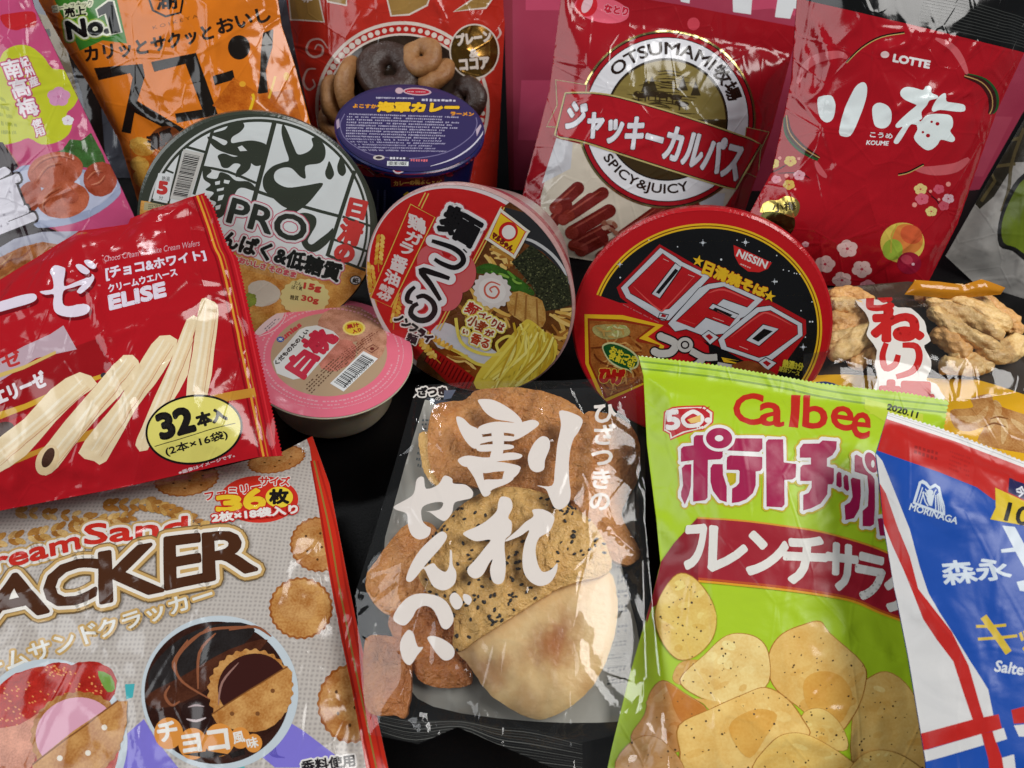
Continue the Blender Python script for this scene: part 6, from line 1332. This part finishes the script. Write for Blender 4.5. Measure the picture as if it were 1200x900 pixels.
def ear(P, n, w):
    P = smooth(P, 8, False)
    for i in range(n):
        p = P[int(i * (len(P) - 1) / n)]; d = unit(P[min(int(i * (len(P) - 1) / n) + 2, len(P) - 1)] - P[int(i * (len(P) - 1) / n) - (1 if i else 0)] + 1e-6); a = math.degrees(math.atan2(d[1], d[0]))
        for sd in (-1, 1): s.ell(p[0] - sd * d[1] * w * 0.5, p[1] + sd * d[0] * w * 0.5, w * 0.85, w * 0.42, s.rng.choice(WB), a + sd * 28, 'photo', n=12)
ear([(-20, 350), (120, 330), (260, 300), (400, 300)], 17, 22); ear([(60, 262), (200, 270), (330, 285), (420, 270)], 14, 18); ear([(330, 240), (440, 240), (520, 255), (600, 290)], 12, 20); ear([(460, 230), (560, 280), (640, 310)], 8, 18)
s.part('cracker_picture')
def biscuit(cx, cy, rx, ry, c=(196, 142, 84), rot=0, holes=True, lob=26):
    s.ell(cx, cy, rx, ry, (166, 104, 50), rot, 'baked', n=lob * 6, wob=0.025, lobes=lob); s.ell(cx, cy, rx * 0.93, ry * 0.93, c, rot, 'baked', n=lob * 6, wob=0.02, lobes=lob); s.ell(cx - rx * 0.1, cy - ry * 0.1, rx * 0.6, ry * 0.55, (206, 158, 98), rot, 'baked', wob=0.04, n=24)
    if holes:
        for x, y in ((-0.45, -0.3), (0.05, -0.4), (0.5, -0.2), (-0.4, 0.25), (0.1, 0.1), (0.45, 0.35), (-0.05, 0.55)): s.ell(cx + x * rx, cy + y * ry, rx * 0.045, ry * 0.05, (90, 56, 26), n=8)
biscuit(570, 160, 100, 52, rot=-8); biscuit(845, 100, 90, 40, rot=-12); biscuit(975, 360, 88, 84); biscuit(920, 555, 97, 94, (206, 156, 92), holes=False); s.zoom(0, 700, 2.6087); biscuit(1075, 325, 104, 120)
s.zoom(0, 0, 1); s.part('side_seal', 'red side seal strip'); s.poly([(356, 505), (363, 524), (374, 600), (386, 675), (400, 750), (412, 805), (430, 905), (440, 1000), (500, 1000), (470, 905), (420, 675), (392, 567), (370, 505)], (196, 44, 26))
for o, cc in ((0, (150, 110, 50)), (-7, (160, 30, 20)), (8, (170, 34, 22))): s.stroke([(368 + o * 0.5, 540), (386 + o, 620), (398 + o, 690), (420 + o, 800), (442 + o, 905), (455 + o, 980)], 2.2, cc)
s.zoom(0, 500, 2.6087).part('product_name'); TA = (196, 160, 100)
s.text('Cream', (-115, 470), (246, 372), tl=(-125, 415), tr=(240, 318), col=(196, 46, 34), bold=3, outs=[(11, (226, 220, 212)), (17, TA)]); s.text('Sand', (262, 362), (574, 330), tl=(262, 302), tr=(574, 276), col=(196, 46, 34), bold=3, outs=[(11, (226, 220, 212)), (17, TA)])
BW = (74, 42, 24); gl = (('R', (-260, 640), (-130, 600), (-265, 500), (-150, 470)), ('A', (-60, 614), (150, 566), (8, 462), (92, 446)), ('C', (140, 566), (292, 526), (142, 428), (306, 402)), ('K', (312, 540), (500, 502), (308, 390), (486, 358)), ('E', (510, 498), (622, 474), (508, 344), (612, 332)), ('R', (628, 474), (786, 438), (624, 332), (766, 316)))
for w, c in ((30, (120, 96, 62)), (26, TA), (17, (230, 224, 214))):
    for t, bl, br, tl, tr in gl:
        V, F, E, _ = glyphs(t); bl, br, tl, tr = [s.px([v])[0] for v in (bl, br, tl, tr)]; u, v = V[:, :1], V[:, 1:]; P = (bl * (1 - u) + br * u) * (1 - v) + (tl * (1 - u) + tr * u) * v
        s.put(s._edges(P, E, w / s.z[2]), c, 'film'); s.put([[P[i] for i in f] for f in F], c, 'film')
for t, bl, br, tl, tr in gl: s.text(t, bl, br, tl=tl, tr=tr, col=BW, bold=6)
s.zoom(0, 700, 2.6087).part('lettering')
for t, bl, br, h in (('クリームサンド', (-190, 300), (305, 128), 56), ('クラッカー', (312, 128), (658, 14), 50)): s.text(t, bl, br, h, (222, 222, 216), bold=1.5, outs=[(9, TA)])
s.zoom(0, 500, 2.6087).part('count_badge'); s.ell(792, 222, 120, 72, (206, 50, 36)); s.text('ファミリー', (630, 228), (800, 196), 26, (206, 50, 40), bold=1.2, outs=[(4, (226, 220, 212))]); s.text('サイズ', (794, 178), (886, 180), 26, (206, 50, 40), bold=1.2, outs=[(4, (226, 220, 212))]); s.text('3', (664, 258), (738, 254), 44, (232, 196, 50), bold=4, outs=[(8, (196, 46, 34))]); s.text('6', (750, 256), (812, 248), 60, (232, 196, 50), bold=4, outs=[(8, (196, 46, 34))]); s.ell(854, 216, 42, 32, (232, 206, 60)); s.text('枚', (826, 236), (882, 234), 42, (30, 26, 24), bold=3); s.text('2枚×18袋入り', (652, 294), (912, 266), 26, (228, 222, 216), bold=2, outs=[(6, (196, 46, 40))])
s.zoom(0, 700, 2.6087).part('ribbon_print'); PP = (126, 116, 206)
s.poly([(320, 522), (385, 420), (440, 372), (480, 440), (560, 540), (560, 620), (300, 620)], PP); s.poly([(870, 372), (930, 410), (1025, 482), (960, 520), (840, 520), (780, 470)], PP); s.poly([(382, 266), (412, 264), (406, 306), (386, 312)], (70, 170, 176)); s.poly([(640, 530), (740, 505), (760, 540), (660, 580)], (90, 176, 176)); s.poly([(745, 478), (790, 470), (800, 495), (750, 505)], (226, 206, 110))
for k_ in range(5): s.stroke([(820 + k_ * 5, 440), (826 + k_ * 5, 480), (850 + k_ * 5, 490)], 3, (96, 86, 180))
s.part('strawberry_picture', 'round strawberry cream picture'); PB = (192, 202, 208)
s.ell(150, 440, 240, 252, PB, n=80); s.ell(150, 440, 216, 230, (196, 60, 44), n=80, m='photo'); ST = (190, 44, 34)
for x, y, a, b_, r in ((250, 280, 110, 80, -20), (70, 300, 95, 70, -30), (180, 225, 50, 26, 0), (30, 380, 80, 60, 0)):
    s.ell(x, y, a, b_, ST, r, 'photo', wob=0.02)
    for _ in range(26):
        t_ = s.rng.uniform(0, 6.28); k_ = s.rng.uniform(0.1, 0.85); s.ell(x + a * k_ * math.cos(t_), y + b_ * k_ * math.sin(t_), 4, 2.6, (220, 140, 80), 30, n=6)
s.poly([(300, 225), (340, 240), (352, 280), (330, 290), (310, 260)], (110, 150, 60), sm=2); s.poly([(-60, 420), (60, 390), (160, 330), (130, 420), (80, 540), (-60, 560)], (222, 150, 120), m='photo', sm=3)
s.ell(236, 420, 142, 130, (186, 134, 76), -20, 'baked', n=150, wob=0.02, lobes=26); s.ell(232, 416, 124, 108, (216, 160, 180), -20); s.poly([(100, 510), (360, 318), (388, 350), (380, 420), (330, 500), (250, 560), (150, 570)], (202, 150, 88), m='baked', sm=2); s.stroke([(100, 512), (230, 415), (362, 316)], 5, (130, 80, 40), sm=0)
for x, y in ((320, 398), (270, 476), (184, 492), (200, 540)): s.ell(x, y, 9, 9, (226, 216, 200), n=10)
s.part('chocolate_picture', 'round chocolate cream picture'); s.ell(672, 292, 240, 236, PB, n=90); s.ell(664, 292, 222, 218, (56, 30, 22), n=90, m='photo'); s.poly([(460, 220), (560, 120), (700, 76), (780, 100), (700, 180), (560, 260), (470, 300)], (44, 40, 40), m='photo', sm=3); s.poly([(450, 300), (560, 240), (700, 160), (820, 130), (700, 240), (560, 320), (470, 340)], (84, 46, 30), m='photo', sm=3)
for q in ([(640, 90), (560, 160), (536, 210), (560, 260), (640, 310)], [(660, 110), (610, 170), (606, 280)], [(520, 270), (505, 300), (525, 330), (550, 318)], [(560, 150), (640, 100), (780, 90)], [(700, 100), (780, 90), (830, 120)], [(545, 240), (530, 200), (575, 130)]): s.stroke(q, 9, (140, 84, 56), taper=0.6)
s.poly([(560, 330), (620, 310), (650, 350), (640, 400), (560, 390)], (40, 20, 16), sm=3); s.stroke([(570, 372), (600, 378), (630, 368)], 8, (196, 180, 180), taper=0.7); s.stroke([(575, 336), (600, 330), (625, 334)], 6, (170, 150, 150), taper=0.7)
s.ell(766, 284, 130, 124, (200, 150, 88), -20, 'baked', n=150, wob=0.03, lobes=28); s.ell(772, 270, 108, 96, (58, 26, 22), -25); s.stroke([(668, 330), (680, 260), (730, 200)], 7, (150, 110, 100), taper=0.8)
s.poly([(648, 360), (760, 286), (880, 214), (892, 262), (884, 330), (840, 390), (780, 412), (700, 400)], (206, 156, 92), m='baked', sm=2); s.stroke([(648, 358), (760, 285), (880, 212)], 4, (120, 74, 36), sm=0)
for x, y in ((834, 286), (788, 356), (710, 356)): s.ell(x, y, 7, 7, (120, 76, 40), n=10)
OG = (214, 140, 62)
for x, y, r in ((516, 416, 44), (590, 448, 44), (672, 436, 46), (735, 430, 30), (776, 446, 26)): s.ell(x, y, r, r * 1.1, OG)
s.poly([(560, 480), (640, 470), (700, 480), (640, 492)], (30, 22, 20)); s.poly([(700, 478), (745, 462), (750, 480), (710, 492)], (30, 22, 20))
for t, x, y, w in (('チ', 516, 414, 28), ('ョ', 590, 450, 26), ('コ', 672, 440, 30), ('風', 734, 432, 17), ('味', 776, 448, 16)): s.text(t, (x - w, y + w), (x + w, y + w - 8), 2 * w, (228, 224, 216), bold=3 if w > 20 else 1)
s.part('small_print'); s.text('香料使用', (925, 536), (1086, 516), 36, (34, 30, 34), bold=1.5, outs=[(7, (224, 220, 216))])
s.build()

# ================================================================== red wafer stick bag
ER = (176, 22, 32)
s = bag('snack_bag', 'red wafer stick bag with a yellow count oval, leaning over the cracker bag', 'snack bag', (150, 420),
        [(240, 226), (250, 240), (266, 285), (279, 302), (292, 360), (332, 534), (300, 536), (150, 570), (-40, 606), (-120, 620), (-120, 380), (0, 328), (93, 271), (150, 263), (153, 256)], (0.10, -0.34, 0.93), z=0.088, H=0.016, serr=(0, 1, 2, 3, 4), back=0.014, w=0.045, crinkle=0.0012, col=ER, seed=171,
        seal=[(0, 0.008), (1, 0.008), (2, 0.008), (3, 0.008), (4, 0.008)], pucker=0.0012, ridges=[([(100, 335), (108, 345), (128, 410), (150, 470), (172, 566)], 0.0016, 0.0020), ([(158, 395), (162, 425), (172, 470)], 0.0009, 0.0018), ([(112, 300), (135, 304), (150, 296)], 0.0016, 0.0022), ([(168, 250), (200, 248), (232, 240)], 0.0020, 0.0060), ([(18, 530), (22, 560), (14, 574)], 0.0018, 0.0025), ([(96, 540), (100, 560), (98, 575)], 0.0012, 0.002), ([(93, 272), (100, 300), (112, 330)], 0.0014, 0.004), ([(0, 375), (30, 360), (42, 352)], 0.0010, 0.003), ([(240, 460), (255, 440), (262, 420)], 0.001, 0.003)])
s.part('side_seal', 'crimped side seal with gold lines')
for o, cc, w in ((0, (216, 150, 50), 2.6), (5, (190, 110, 40), 1.6), (10, (150, 14, 24), 2), (15, (200, 40, 48), 2), (-5, (140, 12, 22), 2)): s.stroke([(231 + o, 229), (243 + o, 262), (252 + o, 290), (259 + o, 306), (272 + o, 360), (289 + o, 440), (309 + o, 535)], w, cc)
s.zoom(0, 380, 3.529).part('gold_stripe'); GS = (196, 140, 50)
s.poly([(860, 296), (1052, 262), (1060, 298), (880, 330)], GS); s.part('gold_stripe'); s.poly([(-40, 590), (200, 500), (420, 420), (425, 462), (200, 520), (-40, 620)], GS)
s.part('inner_packet_picture'); s.poly([(-120, 220), (200, 130), (400, 60), (462, 170), (380, 240), (200, 320), (-120, 480)], (150, 20, 26)); s.poly([(-40, 165), (100, 90), (210, 40), (262, 5), (318, 104), (150, 140), (0, 236), (-60, 260)], (186, 160, 170)); s.text('リーゼ', (-130, 236), (92, 160), 56, (186, 50, 50), bold=3); s.poly([(-120, 240), (100, 170), (230, 110), (232, 122), (100, 186), (-120, 262)], (206, 176, 100)); s.text('エリーゼ', (-10, 336), (196, 250), 62, (226, 216, 220), bold=4); s.poly([(-120, 400), (100, 330), (280, 250), (440, 200), (446, 214), (280, 275), (110, 350), (-120, 440)], (206, 160, 50)); s.ell(10, 436, 50, 30, (70, 36, 22), -20, 'photo'); s.ell(430, 212, 14, 12, (60, 50, 60))
s.part('wafer_picture'); WF = (238, 218, 180)
def wafer(q, a, b):
    s.poly(q, WF, m='cream', sm=2); a = np.array(a, float); b = np.array(b, float); n_ = unit(np.array([-(b - a)[1], (b - a)[0]]))
    for o, w, c in ((-14, 12, (244, 232, 206)), (0, 6, (234, 212, 174)), (12, 12, (242, 226, 194)), (24, 8, (234, 204, 162)), (33, 3, (206, 146, 108))): s.stroke([a + n_ * o, (a + b) / 2 + n_ * o * 0.9 + 3, b + n_ * o], w, c, 'cream', taper=0.6)
wafer([(-60, 640), (-60, 520), (100, 392), (210, 270), (330, 198), (402, 246), (335, 300), (230, 402), (110, 540), (0, 612)], (-20, 560), (350, 240))
wafer([(560, 500), (590, 420), (640, 300), (700, 170), (772, -20), (820, -25), (800, 40), (776, 210), (700, 340), (610, 520)], (600, 480), (790, 0))
wafer([(770, 300), (796, 120), (818, -40), (836, -106), (868, -100), (902, -76), (900, 0), (886, 110), (856, 300)], (812, 280), (866, -80))
wafer([(324, 532), (400, 420), (500, 300), (590, 140), (660, 48), (734, 64), (704, 150), (640, 250), (560, 352), (440, 566), (390, 566)], (390, 530), (690, 70))
wafer([(148, 578), (166, 530), (200, 490), (270, 400), (400, 250), (510, 128), (572, 150), (562, 222), (400, 392), (300, 510), (240, 592), (190, 626), (158, 610)], (215, 560), (535, 150))
s.ell(196, 562, 44, 66, (232, 206, 164), 25, 'cream'); s.ell(200, 552, 22, 44, (84, 56, 46), 25, 'photo')
s.part('product_name'); s.zoom(0, 225, 4); EW2 = (224, 212, 226)
for q in ([(186, 468), (212, 462), (250, 452), (246, 402), (234, 374), (256, 344), (300, 354), (306, 372), (300, 440), (350, 424), (400, 404), (430, 384), (442, 405), (420, 442), (386, 472), (372, 476), (360, 464), (384, 436), (340, 448), (298, 464), (294, 520), (320, 536), (390, 524), (422, 540), (406, 571), (350, 586), (296, 582), (258, 562), (249, 520), (252, 480), (214, 482)], [(354, 345), (380, 339), (421, 370), (406, 386), (379, 376)], [(394, 324), (420, 319), (451, 345), (441, 361), (414, 351)], [(-120, 560), (-60, 530), (0, 514), (100, 484), (160, 477), (172, 500), (142, 521), (60, 545), (0, 562), (-60, 578)]):
    s.poly([(x + 9, y + 16) for x, y in q], (116, 10, 20), sm=3)
    s.poly(q, EW2, sm=3)
s.part('lettering'); s.text('[チョコ&ホワイト]', (500, 416), (968, 320), tl=(495, 355), tr=(955, 272), col=EW2, bold=2.5); s.text('クリームウエハース', (512, 470), (832, 390), 34, EW2, bold=1.5); s.text('ELISE', (518, 550), (776, 486), 62, EW2, bold=6, shear=0.12); s.text('Choco Cream & White Cream Wafers', (488, 328), (936, 252), 28, (206, 160, 170), shear=0.2)
s.part('count_oval', 'yellow oval with a black edge'); s.zoom(0, 380, 3.529)
s.ell(803, 436, 202, 144, (24, 18, 18), -8, n=70); s.poly([(930, 520), (985, 470), (1000, 462), (960, 500), (930, 535)], (24, 18, 18)); s.ell(803, 436, 193, 135, (226, 216, 112), -8, n=70); s.text('32', (672, 474), (806, 438), 98, (30, 26, 24), bold=9); s.text('本入', (822, 426), (940, 394), 54, (30, 26, 24), bold=4); s.stroke([(640, 506), (800, 458), (974, 410)], 3, (40, 34, 30), sm=0); s.text('(2本×16袋)', (692, 550), (946, 476), 42, (30, 26, 24), bold=1.2)
s.part('small_print'); s.text('※画像はイメージです。', (742, 622), (972, 548), 14, (226, 200, 204), bold=0.5)
s.build()
